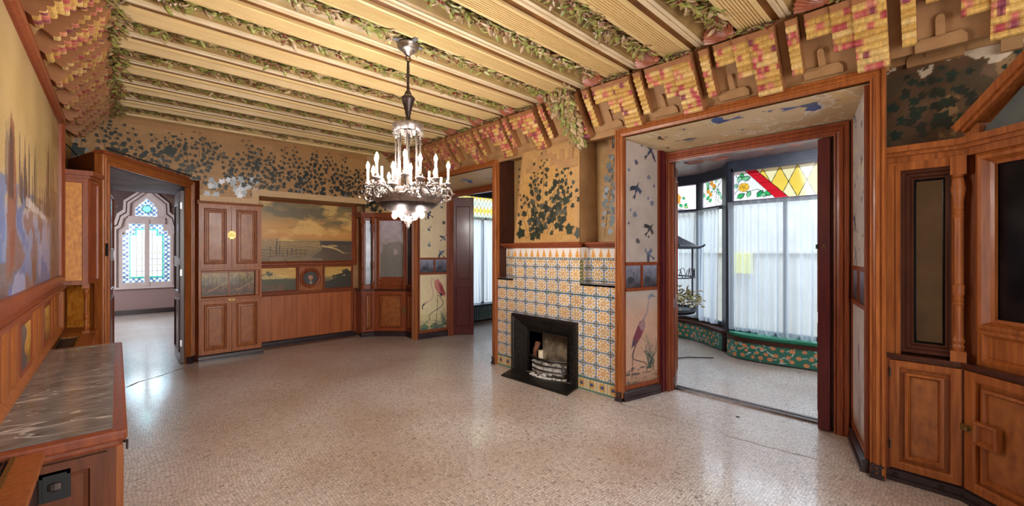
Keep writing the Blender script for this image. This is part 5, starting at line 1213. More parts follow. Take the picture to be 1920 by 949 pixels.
# wall paint left of the ivy wall and above the cupboard: plain with faint gilded wheat
cv = Cv(6.6, .62, .012, (178, 134, 72)); cv.noise(34, (20, 3), 71); rq = random.Random(6)
for k in range(60):
    x = rq.uniform(0, 6.6); reeds(cv, x, 0, .55, rq, rq.choice([(120, 100, 62), (150, 120, 72), (96, 92, 66)]), 4, .1)
cv.build('wall_left_painted', M_IVY, FRL, 0.75, .004, 2.36)['kind'] = 'structure'
m = MB(); m.tube([(-.385, 5.86, 2.36), (-.385, 5.86, 2.62), (-.37, 5.95, 2.66), (-.34, 6.4, 2.67), (-.30, 6.9, 2.66)], .006, 6); tag(m.build('wall_cable', M_BLACK), 'thin dark cable bent over the tall burl cupboard', 'cable')

# passage: oblique doorway
PA, PB = (-.137, 6.024), (.792, 7.572)
FDo = F2(PA, PB, -1); LD = math.dist(PA, PB)
d3 = bpy.data.objects.new('door_3', None); COL.objects.link(d3); d3.location = (.33, 6.8, 0); WORLDLOC['door_3'] = Vector((.33, 6.8, 0)); struct(d3)
casing(FDo, 0, LD, 2.62, 0.12, 'casing', M_WOOD, d3, 0.0, 1.0)
m = MB(FDo); m.box(-.03, LD + .03, -.02, .075, 2.60, 2.635); m.build('cap_moulding', M_WOODR, d3)
m = MB(); q0 = FDo((-.02, .085, 2.655)); q1 = FDo((LD + .08, .085, 2.655)); m.tube([q0, q1], .009, 8)
for f_ in (.0, .18, .97):
    q = FDo((LD * f_, .085, 2.655)); m.ball(q, .02)
m.build('curtain_rod', M_BRONZE, d3)
m = MB(FDo); m.box(LD - .14, LD + .02, .0, .06, 0, .10); m.build('foot_block', M_PLINTH, d3)
m = MB(FDo); m.box(.035, .06, .045, .055, 1.55, 1.68); m.build('switch_plate', M_BLACK, d3)
pw = MB(); pw.hprism([(-.137, 6.03), (-.034, 8.55), (-.42, 8.55), (-.42, 6.95)], 0, 2.64); struct(pw.build('wall_passage_left', M_WOODR))
FPL = F2((-.133, 6.10), (-.034, 8.55), -1); m = MB(FPL)
for (a, b) in ((.1, 1.5), (1.6, 2.45)): 
    for (c, d_) in ((.12, .95), (1.05, 1.5), (1.6, 2.4)): m.ring(a, b, c, d_, [(0, 0), (0, .012), (.03, .015), (.04, .0)])
struct(m.build('trim_7', M_WOODR))
pw = MB(); pw.hprism([(.80, 7.58), (.86, 7.46), (.86, 8.55), (.72, 8.55)], 0, 2.64); struct(pw.build('wall_passage_right', M_WOODR))
pw = MB(); pw.hprism([(-.10, 6.09), (.80, 7.59), (.82, 8.55), (-.06, 8.55)], 2.50, 2.60); struct(pw.build('ceiling_passage', M_GREYPL))
pd = thing('passage_door', 'dark door leaf folded back inside the oblique doorway', 'door', (.69, 7.9, 0))
m = MB(); m.box(.655, .705, 7.52, 8.25, .01, 2.46); m.build('leaf', M_WOODD, pd, bevel=.003)
m = MB(Fr((.655, 7.52, 0), (0, 1), (-1, 0)))
for (a, b) in ((.15, .9), (1.0, 1.4), (1.5, 2.3)): m.ring(.08, .65, a, b, [(0, 0), (0, .014), (.025, .014), (.035, 0)])
m.build('mouldings', M_WOODD, pd)
m = MB()
for z in (.25, 1.25, 2.2): m.box(.655, .675, 7.508, 7.52, z, z + .09)
m.build('hinges', M_STEEL, pd)

# the far room with its stained glass window
wl_ = MB(); wl_.box(-2.6, -2.5, 8.55, 14.3, 0, 3.6); wl_.box(3.4, 3.5, 8.55, 14.3, 0, 3.6); wl_.box(-2.6, -.06, 8.50, 8.56, 0, 3.6); wl_.box(.72, 3.5, 8.50, 8.56, 0, 3.6); wl_.box(-.1, .8, 8.50, 8.56, 2.5, 3.6)
struct(wl_.build('wall_far_room', M_MAUVE))
wl_ = MB(); wl_.box(-2.6, 3.5, 8.5, 14.4, 3.6, 3.7); struct(wl_.build('ceiling_far_room', M_MAUVE))
XC = .57
def gmask(x, z):
    a = np.abs(x - XC); main = (a > .04) & (((a < .46) & (z > .80) & (z < 2.02)) | ((a < .33) & (z >= 2.02) & (z < 2.30)))
    steps = ((a < .40) & (z >= 2.02) & (z < 2.12) & (a > .04))
    top = (z > 2.50) & (z < 2.96) & (a < np.where(z > 2.70, .21 * (2.96 - z) / .26, .21))
    return main | steps | top
cv = Cv(6.0, 3.6, .03, (150, 124, 118)); Xr = cv.X - 2.5; Zr = cv.Y
cv.mask(Zr > 1.95, (84, 62, 58)); nn = smooth_noise(cv.ny, cv.nx, (60, 40), 7, 2); cv.mask((Zr > 1.95) & (nn > .6), (120, 96, 84), .8)
a_ = np.abs(Xr - XC); arch_m = ((a_ < .62) & (Zr > .66) & (Zr < 2.15)) | ((a_ < .50) & (Zr < 2.45) & (Zr > .66)) | ((a_ < .36) & (Zr < 2.8) & (Zr > .66)) | ((Zr >= 2.8) & (Zr < 3.12) & (a_ < .36 * (3.12 - Zr) / .32 + .03))
cv.mask(arch_m, (206, 190, 184))
cv.build('wall_far_room_end', vcol('far_wall_paint', rough=.6, grain=.04), Fr((0, 14.2, 0), (1, 0), (0, -1)), -2.5, 0, 0, skip=lambda x, z: gmask(x - 2.5, z))['kind'] = 'structure'
FRW = Fr((0, 14.19, 0), (1, 0), (0, -1))
w3 = bpy.data.objects.new('window_3', None); COL.objects.link(w3); w3.location = (XC, 14.2, .8); WORLDLOC['window_3'] = Vector((XC, 14.2, .8)); struct(w3)
def outline(off_, z0):
    L_ = [(.52 + off_, z0), (.52 + off_, 2.08 + off_), (.44 + off_, 2.14 + off_), (.39 + off_, 2.36 + off_), (.28 + off_, 2.46 + off_), (.27 + off_, 2.76 + off_ * .6), (0, 3.05 + off_ * 1.3)]
    return [(XC - a, z) for a, z in L_] + [(XC + a, z) for a, z in L_[::-1][1:]]
m = MB(FRW)
for (o1, o2, wq) in ((.05, .10, .05), (.12, .17, .03)):
    A_, B_ = outline(o1, .70), outline(o2, .70 - (o2 - o1)); n = len(A_)
    m.add([(u, wq, z) for u, z in A_] + [(u, wq, z) for u, z in B_] + [(u, 0, z) for u, z in A_] + [(u, 0, z) for u, z in B_], [(i, (i + 1) % n, n + (i + 1) % n, n + i) for i in range(n)] + [(2 * n + i, 2 * n + (i + 1) % n, (i + 1) % n, i) for i in range(n)] + [(n + i, n + (i + 1) % n, 3 * n + (i + 1) % n, 3 * n + i) for i in range(n)])
m.box(XC - .045, XC + .045, -.02, .05, .72, 2.40); m.box(XC - .50, XC + .50, -.02, .035, .70, .80); m.box(XC - .36, XC + .36, -.02, .035, 2.30, 2.48); m.box(XC - .52, XC - .46, -.02, .03, .7, 2.06); m.box(XC + .46, XC + .52, -.02, .03, .7, 2.06)
m.build('window_frame', M_WHITEP, w3)
cv = Cv(1.0, 2.25, .011, (236, 236, 232)); Xr = cv.X + XC - .5; Zr = cv.Y + .75; a_ = np.abs(Xr - XC)
inner = ((a_ < .31) & (a_ > .02) & (Zr > .95) & (Zr < 2.0)) | ((a_ < .19) & (Zr > .95) & (Zr < 2.14)); 
pat = np.sin(Xr * 55) * np.sin(Zr * 55)
cv.mask(~inner, (196, 214, 220)); cv.mask(~inner & (pat > .35), (60, 92, 150)); cv.mask(~inner & (pat < -.45), (206, 210, 190)); cv.mask(~inner & (np.abs(pat) < .1), (40, 56, 60))
edge_ = (~inner) & (((a_ < .335) & (Zr > .925) & (Zr < 2.03)) | ((a_ < .215) & (Zr > .925) & (Zr < 2.17))); cv.mask(edge_, (60, 176, 156))
cv.mask(inner & ((((Xr - XC) % .10) < .008) | ((Zr % .155) < .009)), (60, 66, 60), .8); cv.mask(inner & (np.hypot(((Xr - XC) % .10) - .005, (Zr % .31) - .005) < .02), (196, 190, 120))
tp = Zr > 2.48; cv.mask(tp & (np.hypot(Xr - XC, (Zr - 2.68)) < .085), (120, 206, 180)); cv.mask(tp & (np.abs(np.hypot(Xr - XC, (Zr - 2.68)) - .09) < .012), (50, 96, 96))
cv.build('glass', M_STAINED, FRW, XC - .5, -.02, .75, w3, skip=lambda x, z: ~gmask(x + XC - .5, z + .75))
m = MB(FRW); m.box(-3.07 + XC, XC + 2.9, 0, .03, 0, .12); struct(m.build('baseboard_far_room', M_PLINTH))
# ================================================================ chandelier
CX_, CY_ = 1.76, 3.11
chn = thing('chandelier', 'large silvered chandelier with lit candle bulbs hanging from the middle of the ceiling', 'chandelier', (CX_, CY_, 1.80))
def cl(prof, name, mt, n=20, par=None, smooth=True):
    m = MB(); m.lathe((CX_, CY_, 0), prof, n); return m.build(name, mt, par or chn, smooth=smooth)
cl([(0, 3.34), (.03, 3.33), (.085, 3.325), (.09, 3.305), (.075, 3.30), (.085, 3.285), (.06, 3.265), (.045, 3.26), (.03, 3.235), (.012, 3.225), (0, 3.22)], 'ceiling_rose', M_SILVER)
m = MB(); m.box(CX_ - .13, CX_ + .13, CY_ - .018, CY_ + .018, 3.322, 3.332); m.box(CX_ - .018, CX_ + .018, CY_ - .13, CY_ + .13, 3.315, 3.33); m.build('ceiling_bracket', M_ZINC, chn)
m = MB(); m.tube([(CX_ + .022 * math.cos(a), CY_, 3.20 + .024 * math.sin(a)) for a in [k * .6283 for k in range(11)]], .006, 6); m.build('hanging_ring', M_BRONZE, chn)
cl([(0, 3.18), (.010, 3.178), (.013, 3.10), (.011, 3.0), (.013, 2.93), (.02, 2.91), (0, 2.90)], 'rod', M_BRONZE, 8)
m = MB()
for k in range(3):
    a = k * 2.094; m.tube([(CX_, CY_, 2.95), (CX_ + .02 * math.cos(a), CY_ + .02 * math.sin(a), 2.92), (CX_ + .045 * math.cos(a), CY_ + .045 * math.sin(a), 2.875)], .006, 5)
m.build('rod_foot', M_BRONZE, chn)
cl([(0, 2.885), (.045, 2.885), (.058, 2.87), (.05, 2.85), (.036, 2.80), (.028, 2.77), (.022, 2.755), (.026, 2.745), (.018, 2.73), (.020, 2.70), (.03, 2.68), (.06, 2.665), (.118, 2.655), (.12, 2.64), (0, 2.64)], 'urn', M_BRONZE)
cl([(.118, 2.655), (.128, 2.645), (.120, 2.62), (.116, 2.59), (.108, 2.59), (.112, 2.64)], 'crown', M_SILVER)
m = MB()
for k in range(24):
    a = k * math.pi / 12; r = .12 - .018 * (k % 2); x, y = CX_ + r * math.cos(a), CY_ + r * math.sin(a); h = .11 if k % 2 else .075
    for j in range(int(h / .016)): m.ball((x, y, 2.61 - j * .016), .0075)
m.build('bead_fringe', M_SILVER, chn, fixn=False)
for k in range(8):
    a = k * math.pi / 4 + .2; m = MB(); m.tube([(CX_ + .098 * math.cos(a), CY_ + .098 * math.sin(a), 2.60), (CX_ + .10 * math.cos(a), CY_ + .10 * math.sin(a), 2.10)], .0065, 6); m.build('suspension_rod', M_SILVER, chn, smooth=True)
cl([(0, 2.13), (.08, 2.13), (.15, 2.115), (.235, 2.085), (.265, 2.06), (.285, 2.055), (.29, 2.035), (.275, 2.03), (.27, 2.02), (.255, 2.0), (.215, 1.965), (.16, 1.945), (.10, 1.93), (0, 1.925)], 'dish', M_SILVER, 36)
cl([(.262, 2.012), (.24, 1.985), (.205, 1.957), (.15, 1.938), (.14, 1.93), (.10, 1.915), (.05, 1.905), (0, 1.90)], 'dish_underside', M_BRONZE, 36)
m = MB()
for k in range(40):
    a = k * math.pi / 20; m.ball((CX_ + .287 * math.cos(a), CY_ + .287 * math.sin(a), 2.045), .008)
m.build('beaded_rim', M_SILVER, chn, fixn=False)
cl([(0, 1.905), (.02, 1.90), (.03, 1.885), (.018, 1.87), (.034, 1.852), (.03, 1.835), (.012, 1.82), (.018, 1.81), (.008, 1.797), (0, 1.785)], 'finial', M_SILVER, 12)
lit_skip = {2, 8, 13, 16}
def candle(arm, x, y, z, h, lit, i):
    m = MB(); m.lathe((x, y, z), [(0, -.03), (.012, -.028), (.018, -.012), (.036, -.004), (.040, .004), (.026, .008), (.016, .02), (.019, .032), (.012, .034), (0, .034)], 12); m.build('drip_pan', M_SILVER, arm, smooth=True)
    m = MB(); m.lathe((x, y, z + .03), [(0, 0), (.0095, 0), (.0095, h), (0, h)], 10); m.build('candle_sleeve', M_WAX, arm, smooth=False)
    if lit:
        m = MB(); m.lathe((x, y, z + .03 + h), [(0, 0), (.009, .002), (.015, .016), (.014, .028), (.008, .044), (.003, .056), (0, .06)], 10); m.build('bulb', M_BULB, arm, smooth=True)
ci = 0
for k in range(6):
    a = k * math.pi / 3 + .28; ca, sa = math.cos(a), math.sin(a)
    P = lambda r, z, da=0.0: (CX_ + r * math.cos(a + da), CY_ + r * math.sin(a + da), z)
    m = MB()
    m.tube([P(.25, 2.06), P(.285, 2.075), P(.30, 2.05), P(.325, 2.02), P(.355, 2.03), P(.37, 2.07), P(.355, 2.11), P(.335, 2.135)], .011, 7)
    m.tube([P(.24, 2.10), P(.27, 2.13, .1), P(.30, 2.10, .2), P(.31, 2.06, .3), P(.285, 2.04, .38), P(.265, 2.07, .40), P(.27, 2.10, .34)], .009, 6)
    m.tube([P(.24, 2.10), P(.27, 2.13, -.1), P(.30, 2.10, -.2), P(.31, 2.06, -.3), P(.285, 2.04, -.38), P(.265, 2.07, -.40), P(.27, 2.11, -.34)], .009, 6)
    m.tube([P(.30, 2.10), P(.325, 2.09), P(.33, 2.065), P(.315, 2.055), P(.305, 2.07)], .007, 6)
    rr = random.Random(k)
    for j in range(26):
        r = rr.uniform(.25, .37); da = rr.uniform(-.36, .36); p = P(r, rr.uniform(2.02, 2.13), da); m.leaf(p, (rr.uniform(-1, 1), rr.uniform(-1, 1), rr.uniform(-.4, 1)), (ca, sa, .4), rr.uniform(.03, .05), .02)
    m.ball(P(.29, 2.05), .022); m.ball(P(.30, 2.03), .018)
    arm = m.build('arm', M_SILVER, chn, smooth=True, fixn=False)
    for (r, da, z, h) in ((.335, 0.0, 2.155, .10), (.275, .36, 2.11, .09), (.265, -.36, 2.185, .11)):
        x, y, zz = P(r, z, da); candle(arm, x, y, zz, h, ci not in lit_skip, ci); ci += 1
for k in range(4):
    a = k * math.pi / 2 + .55; m = MB(); x, y = CX_ + .125 * math.cos(a), CY_ + .125 * math.sin(a)
    m.tube([(CX_ + .06 * math.cos(a), CY_ + .06 * math.sin(a), 1.915), (CX_ + .1 * math.cos(a), CY_ + .1 * math.sin(a), 1.93), (x, y, 1.945)], .008, 6); m.lathe((x, y, 1.92), [(0, .03), (.018, .028), (.02, .01), (.012, .0), (0, 0)], 10)
    lo = m.build('lower_lamp_holder', M_SILVER, chn)
    m = MB(); m.lathe((x, y, 1.87), [(0, 0), (.012, .006), (.022, .022), (.022, .036), (.012, .05), (0, .052)], 12); m.build('bulb', M_BULB, lo, smooth=True)
m = MB()
for k in range(10):
    a = k * .628; m.tube([(CX_ + .03 * math.cos(a), CY_ + .03 * math.sin(a), 1.90), (CX_ + .06 * math.cos(a), CY_ + .06 * math.sin(a), 1.88), (CX_ + .05 * math.cos(a), CY_ + .05 * math.sin(a), 1.855)], .006, 5)
m.build('leaf_scrolls', M_SILVER, chn)
# ================================================================ carved leaf garlands
def garland(name, label, group, A, B, wid, dens, L=0.062, down=(0, 0, -1), wob=0.03, depth=0.05):
    """a run of carved leaves and berries from A to B"""
    A = Vector(A); B = Vector(B); d = (B - A); ln = d.length; d.normalize(); dn = Vector(down); sd = d.cross(dn).normalized()
    m = MB(); n = int(ln * dens)
    for i in range(n):
        t = (i + R.random()) / n; ph = t * ln * 7
        c = A + d * (t * ln) + sd * (math.sin(ph) * wob + R.uniform(-0.5, 0.5) * wid * 0.6) + dn * R.uniform(0, depth)
        k = R.random(); m.m = 0 if k < 0.45 else (1 if k < 0.8 else 2)
        s = 1 if R.random() < 0.5 else -1
        dirv = d * R.uniform(0.35, 1.0) * (1 if R.random() < 0.8 else -1) + sd * s * R.uniform(0.3, 1.1) + dn * R.uniform(-0.1, 0.55)
        q = L * R.uniform(0.7, 1.2)
        m.leaf(c, dirv, dn + sd * R.uniform(-0.4, 0.4), q, q * 0.38)
        if R.random() < 0.13:
            m.m = 3
            for j in range(R.choice([1, 2, 3])):
                m.ball(tuple(c + dn * 0.022 + sd * R.uniform(-0.03, 0.03) + d * R.uniform(-0.03, 0.03)), R.uniform(0.007, 0.0105))
    m.m = 4
    P = [A + d * (ln * i / 24) + sd * (math.sin(ln * i / 24 * 7) * wob) + dn * 0.012 for i in range(25)]
    m.tube([tuple(p) for p in P], 0.009, 5)
    o = m.build(name, [M_LEAFG, M_LEAFB, M_LEAFP, M_BERRY, M_TWIG], fixn=False)
    tag(o, label, 'garland', group)
for k, yb in enumerate(YB):
    nx = YB[k + 1] if k + 1 < len(YB) else 7.2
    cy = yb + BW + 0.018 + (nx - yb - BW - 0.018 - 0.2) * 0.5 - 0.005
    near = yb < 4.2
    dens = 290 if 0.5 < yb < 4.7 else 210
    garland('leaf_garland', 'carved olive leaf garland with red berries behind the %s beam from the ivy wall' % ORD[len(YB) - 1 - k], 'leaf garlands in the ceiling coffers',
            (-0.10, yb + BW + .09, 3.42), (3.40, yb + BW + .09, 3.42), 0.19, dens, L=0.094, wob=.02, depth=0.085)
garland('leaf_garland', 'carved leaf garland running along the top of the corbels over the big landscape canvas', 'garlands along the long walls', (-0.02, 0.9, 3.345), (-0.02, 7.25, 3.345), 0.12, 230, L=0.08, depth=0.06)
for k, yb in enumerate(YB[1:]):
    garland('leaf_sprig', 'short leaf sprig under the window-wall end of the %s beam from the ivy wall' % ORD[11 - k], 'leaf sprigs under the beam ends',
            (3.535, yb - .03, 3.315), (3.535, yb + BW + .05, 3.315), 0.06, 90, L=0.055, wob=.012, depth=.02)
# hanging sprays of leaves
def spray(label, A, B, wid, n, L):
    A = Vector(A); B = Vector(B); d = (B - A).normalized(); m = MB()
    for i in range(n):
        t = R.random() ** 0.8; c = A + (B - A) * t; wq = wid * (1 - 0.72 * t)
        c = c + Vector((R.uniform(-1, 0.4) * wq * 0.5, R.uniform(-1, 1) * wq, 0))
        m.m = R.choice([0, 1, 1, 0, 2]); dirv = d * 1.0 + Vector((R.uniform(-0.7, 0.3), R.uniform(-0.8, 0.8), R.uniform(-0.3, 0.3)))
        q = L * R.uniform(0.7, 1.2); m.leaf(tuple(c), dirv, (-1, -0.5, -0.2), q, q * 0.4)
        if R.random() < 0.15: m.m = 3; m.ball(tuple(c + Vector((-0.03, -0.02, 0))), 0.01)
    m.m = 4; m.tube([tuple(A), tuple((A + B) / 2), tuple(B)], 0.012, 5)
    tag(m.build('leaf_spray', [M_LEAFG, M_LEAFB, M_LEAFP, M_BERRY, M_TWIG], fixn=False), label, 'garland')
spray('thick spray of carved leaves hanging down the lit corner of the chimney hood', (3.42, 2.93, 3.38), (3.84, 2.92, 2.84), 0.17, 330, 0.10)
spray('short tuft of carved leaves hanging at the far end of the chimney corbels', (3.56, 4.30, 3.36), (3.72, 4.28, 3.16), 0.08, 50, 0.06)
# ================================================================ gallery behind the openings
gc = MB(); gc.box(4.62, 8.3, -1.4, 7.6, 3.0, 3.1); struct(gc.build('ceiling_gallery', plain('gallery_ceiling', (120, 92, 92), (156, 130, 128), rough=.35, scale=6)))
m = MB(); m.box(4.62, 8.2, -1.4, -1.3, 0, 3.1); struct(m.build('wall_gallery_near', M_MAUVE))
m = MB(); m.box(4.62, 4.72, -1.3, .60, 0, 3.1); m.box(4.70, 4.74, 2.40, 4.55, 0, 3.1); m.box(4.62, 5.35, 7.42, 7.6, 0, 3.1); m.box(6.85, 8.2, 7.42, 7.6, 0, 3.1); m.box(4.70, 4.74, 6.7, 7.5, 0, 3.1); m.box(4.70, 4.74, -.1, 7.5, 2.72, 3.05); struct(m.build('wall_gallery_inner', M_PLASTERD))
def rose(cv, x, y, s, c):
    cv.ell(x, y, s * 1.04, s * .92, (40, 34, 30)); cv.ell(x, y, s, s * .86, c)
    for k in range(5):
        a = k * 1.257 + .4; cv.ell(x + s * .52 * math.cos(a), y + s * .45 * math.sin(a), s * .42, s * .30, tuple(min(255, v * (1.06 - .07 * (k % 3))) for v in c), 1, a); cv.line([(x + s * .2 * math.cos(a), y + s * .2 * math.sin(a)), (x + s * .85 * math.cos(a + .5), y + s * .75 * math.sin(a + .5))], .005, (60, 44, 30))
    cv.ell(x, y, s * .3, s * .26, tuple(v * .8 for v in c))
def gleaf(cv, x, y, a, s, c):
    P = [(0, 0), (.3, .24), (.65, .25), (1, 0), (.65, -.25), (.3, -.24)]; ca, sa = math.cos(a), math.sin(a)
    Q = [(x + (p * ca - q * sa) * s, y + (p * sa + q * ca) * s) for p, q in P]; cv.poly([(x + (p * 1.12 * ca - q * 1.35 * sa) * s, y + (p * 1.12 * sa + q * 1.35 * ca) * s) for p, q in P], (34, 40, 36)); cv.poly(Q, c)
GREENS = ((60, 168, 96), (120, 190, 140), (40, 150, 90), (140, 200, 170), (150, 196, 110))
def glass_flower(W, H, seed, urn=False):
    cv = Cv(W, H, .0055, (240, 240, 236)); r = random.Random(seed)
    for k in range(4): curve(cv, [(r.uniform(0, W), 0), (r.uniform(.2, .8) * W, H * .4), (r.uniform(0, W), H)], .007, (50, 60, 56))
    for k in range(14): gleaf(cv, r.uniform(.08, .92) * W, r.uniform(.08, .92) * H, r.uniform(0, 6.28), r.uniform(.07, .11), r.choice(GREENS))
    for k in range(4): rose(cv, r.uniform(.15, .85) * W, r.uniform(.3, .9) * H, .045, (232, 160, 60))
    if urn: cv.poly([(W * .1, 0), (W * .45, 0), (W * .56, H * .45), (W * .05, H * .45)], (196, 206, 90))
    for m_ in ((cv.X < .012) | (cv.X > W - .012) | (cv.Y < .012) | (cv.Y > H - .012),): cv.mask(m_, (206, 170, 196))
    return cv
def glass_a(W, H):
    cv = Cv(W, H, .0055, (238, 236, 214)); D = .22
    X = cv.X - .52; Y = cv.Y
    p = (X / D + Y / (H / 2) * .5 + .5); q = (X / D - Y / (H / 2) * .5 + 1.5)
    chk = (np.floor(p) + np.floor(q)) % 2 == 0
    cv.mask(chk, (240, 206, 84)); cv.mask(~chk, (240, 228, 178)); cv.mask((np.abs(p - np.round(p)) < .022) | (np.abs(q - np.round(q)) < .022), (40, 40, 34))
    t = 1 - cv.Y / H; xl = .16 + .42 * t; xr = .31 + .44 * t
    cv.mask(cv.X < xr, (206, 30, 44)); cv.mask(np.abs(cv.X - xr) < .006, (40, 20, 24)); cv.mask(np.abs(cv.X - xl) < .006, (40, 20, 24)); m_ = cv.X < xl; cv.mask(m_, (238, 238, 236))
    cv.mask((cv.X > xl) & (cv.X < xr) & (np.abs((cv.Y * 8) % 1) < .04), (90, 16, 24))
    keep = cv.a.copy()
    curve(cv, [(0.02, .12), (.10, .2), (.2, .14), (.34, .16), (.44, .10)], .008, (50, 70, 50)); curve(cv, [(.04, .4), (.08, .3), (.05, .2)], .008, (50, 70, 50))
    for (x, y, a, s, g) in [(.05, .05, .5, .12, 0), (.20, .05, 1.2, .10, 1), (.33, .04, .9, .12, 2), (.38, .06, .3, .11, 1), (.42, .11, -.3, .12, 0), (.06, .38, -.3, .10, 1), (.12, .44, -1.4, .09, 0), (.05, .30, .8, .10, 3), (.12, .33, .2, .12, 1), (.02, .2, 1.2, .08, 3)]: gleaf(cv, x, y, a, s, GREENS[g])
    rose(cv, .15, .21, .075, (240, 186, 64))
    cv.a = np.where(m_[..., None], cv.a, keep); cv.mask((cv.X < .012) | (cv.Y < .012) | (cv.Y > H - .01), (206, 170, 196))
    return cv
def win(idx, a, b, cv, label=None, side=1, mull=(), z0=.42, clear=True):
    fr = F2(a, b, side); L_ = math.dist(a, b)
    w_ = bpy.data.objects.new('window_%d' % idx, None); COL.objects.link(w_); c = fr((L_ / 2, 0, z0)); w_.location = c; WORLDLOC[w_.name] = Vector(c); struct(w_)
    m = MB(fr)
    for (u0, u1, q0, q1) in ((-.04, .02, z0, 2.9), (L_ - .02, L_ + .04, z0, 2.9), (0, L_, z0 - .06, z0), (0, L_, 2.315, 2.372), (0, L_, 2.83, 2.90)): m.box(u0, u1, -.03, .04, q0, q1)
    for u in mull: m.box(u - .022, u + .022, -.02, .03, z0, 2.32)
    m.build('window_frame', M_BLUEGREY, w_)
    if cv is not None: cv.build('stained_glass', M_STAINED, fr, .02, 0, 2.37, w_)
    m = MB(fr); m.box(.02, L_ - .02, -.004, .004, z0, 2.315); m.build('pane', M_GLASS, w_)
    return fr, L_
WA = win(1, (7.0, 2.37), (7.0, -.25), glass_a(2.58, .465), side=-1, mull=(.72, 1.45))
WB = win(2, (7.72, 3.13), (7.36, 2.60), glass_flower(.60, .465, 5), side=-1)
WC = win(4, (7.76, 4.70), (7.76, 3.21), glass_flower(1.45, .465, 9, False), side=-1, mull=(.75,))
cvd = Cv(1.46, .465, .0055, (240, 228, 178)); p = cvd.X / .105 + cvd.Y / .155; q = cvd.X / .105 - cvd.Y / .155
cvd.mask((np.floor(p) + np.floor(q)) % 2 == 0, (240, 206, 84)); cvd.mask(((np.floor(p) - np.floor(q)) % 4 == 0), (196, 226, 214)); cvd.mask((np.abs(p - np.round(p)) < .05) | (np.abs(q - np.round(q)) < .05), (44, 48, 44))
WD = win(5, (5.35, 7.42), (6.85, 7.42), cvd, side=-1, mull=(.75,))
# posts, head boards and walls under the windows
m = MB(); m.hprism([(6.97, 2.36), (7.06, 2.36), (7.38, 2.58), (7.34, 2.64), (7.0, 2.46)], .30, 3.0); m.hprism([(7.70, 3.12), (7.78, 3.12), (7.80, 3.2), (7.72, 3.22)], .3, 3.0); m.build('gallery_post', M_BLUEGREY)['kind'] = 'structure'
m = MB(); m.hprism([(6.95, -1.3), (7.10, -1.3), (7.10, 2.37), (7.42, 2.58), (7.85, 3.15), (7.85, 7.45), (7.72, 7.45), (7.72, 3.2), (7.34, 2.64), (6.95, 2.42)], 2.88, 3.05); m.box(5.2, 7.8, 7.38, 7.5, 2.88, 3.05); struct(m.build('trim_8', M_BLUEGREY))
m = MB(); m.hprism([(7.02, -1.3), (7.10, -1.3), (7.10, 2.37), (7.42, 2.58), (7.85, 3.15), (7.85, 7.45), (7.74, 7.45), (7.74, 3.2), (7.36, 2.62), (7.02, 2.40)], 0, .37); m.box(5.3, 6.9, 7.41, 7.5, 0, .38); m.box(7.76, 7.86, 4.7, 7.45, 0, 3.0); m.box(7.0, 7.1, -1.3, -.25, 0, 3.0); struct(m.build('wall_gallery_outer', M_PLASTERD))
# benches with rose tiles
def poly_at(P, s):
    for a, b in zip(P[:-1], P[1:]):
        l = math.dist(a, b)
        if s <= l: return (a[0] + (b[0] - a[0]) * s / l, a[1] + (b[1] - a[1]) * s / l)
        s -= l
    return P[-1]
def smooth_poly(P, n=8):
    out = []; Q = [P[0]] + list(P) + [P[-1]]
    for i in range(1, len(Q) - 2):
        for k in range(n):
            t = k / n; r = []
            for j in (0, 1):
                a, b, c, d = Q[i - 1][j], Q[i][j], Q[i + 1][j], Q[i + 2][j]; r.append(.5 * (2 * b + (-a + c) * t + (2 * a - 5 * b + 4 * c - d) * t * t + (-a + 3 * b - 3 * c + d) * t ** 3))
            out.append(tuple(r))
    out.append(tuple(P[-1])); return out
def bench(P, back, h, label, cushion, seed):
    t = thing('tiled_bench', label, 'bench', (P[len(P) // 2][0] + .15, P[len(P) // 2][1], 0)); S = smooth_poly(P)
    L_ = sum(math.dist(a, b) for a, b in zip(S[:-1], S[1:])); hh = h - .045
    cv = Cv(L_, hh - .02, .0075, (36, 112, 92)); r = random.Random(seed)
    for k in range(int(L_ * 34)):
        x, y = r.uniform(0, L_), r.uniform(0, hh); curve(cv, [(x, y), (x + r.uniform(-.04, .04), y + r.uniform(-.03, .03)), (x + r.uniform(-.07, .07), y + r.uniform(-.04, .04))], .009, (206, 216, 206), n=4)
    for k in range(int(L_ * 8)):
        for y in (.05, .13, .20): rose_ = (x := (k + .5 * (y == .13) + r.uniform(-.2, .2)) / 8, y + r.uniform(-.015, .015)); s_ = r.uniform(.024, .038); cv.ell(rose_[0], rose_[1], s_, s_ * .8, (206, 130, 84)); cv.ell(rose_[0], rose_[1], s_ * .55, s_ * .45, (222, 164, 110)); cv.ell(rose_[0], rose_[1], s_ * .25, s_ * .2, (170, 96, 56))
    pts = np.array([poly_at(S, s) for s in cv.x])
    def warp(X, Y):
        V = np.zeros(X.shape + (3,)); V[..., 0] = pts[:, 0][None, :]; V[..., 1] = pts[:, 1][None, :]; return V
    cv.build('rose_tiles', M_TILE, lambda p: (0, 0, p[2]), 0, 0, .02, t, warp=warp)
    m = MB(); m.hprism(S + back, h - .03, h); m.hprism([(a - .012, b) for a, b in S] + back, h - .05, h - .028) ; m.build('seat_board', M_WOODD, t)
    m = MB(); m.hprism([(a + .006, b) for a, b in S] + [(a, b) for a, b in back], 0.0, h - .05); m.build('core', M_PLINTH, t)
    if cushion:
        q = [(a + .035 * 1, b - .02) for a, b in S]; m = MB(); m.hprism(q + [(a - .03, b - .03) for a, b in back], h + .001, h + .045)
        o = m.build('bench_cushion', M_GREEN, bevel=.015); tag(o, 'flat green cushion lying on the near curved tiled bench', 'cushion')
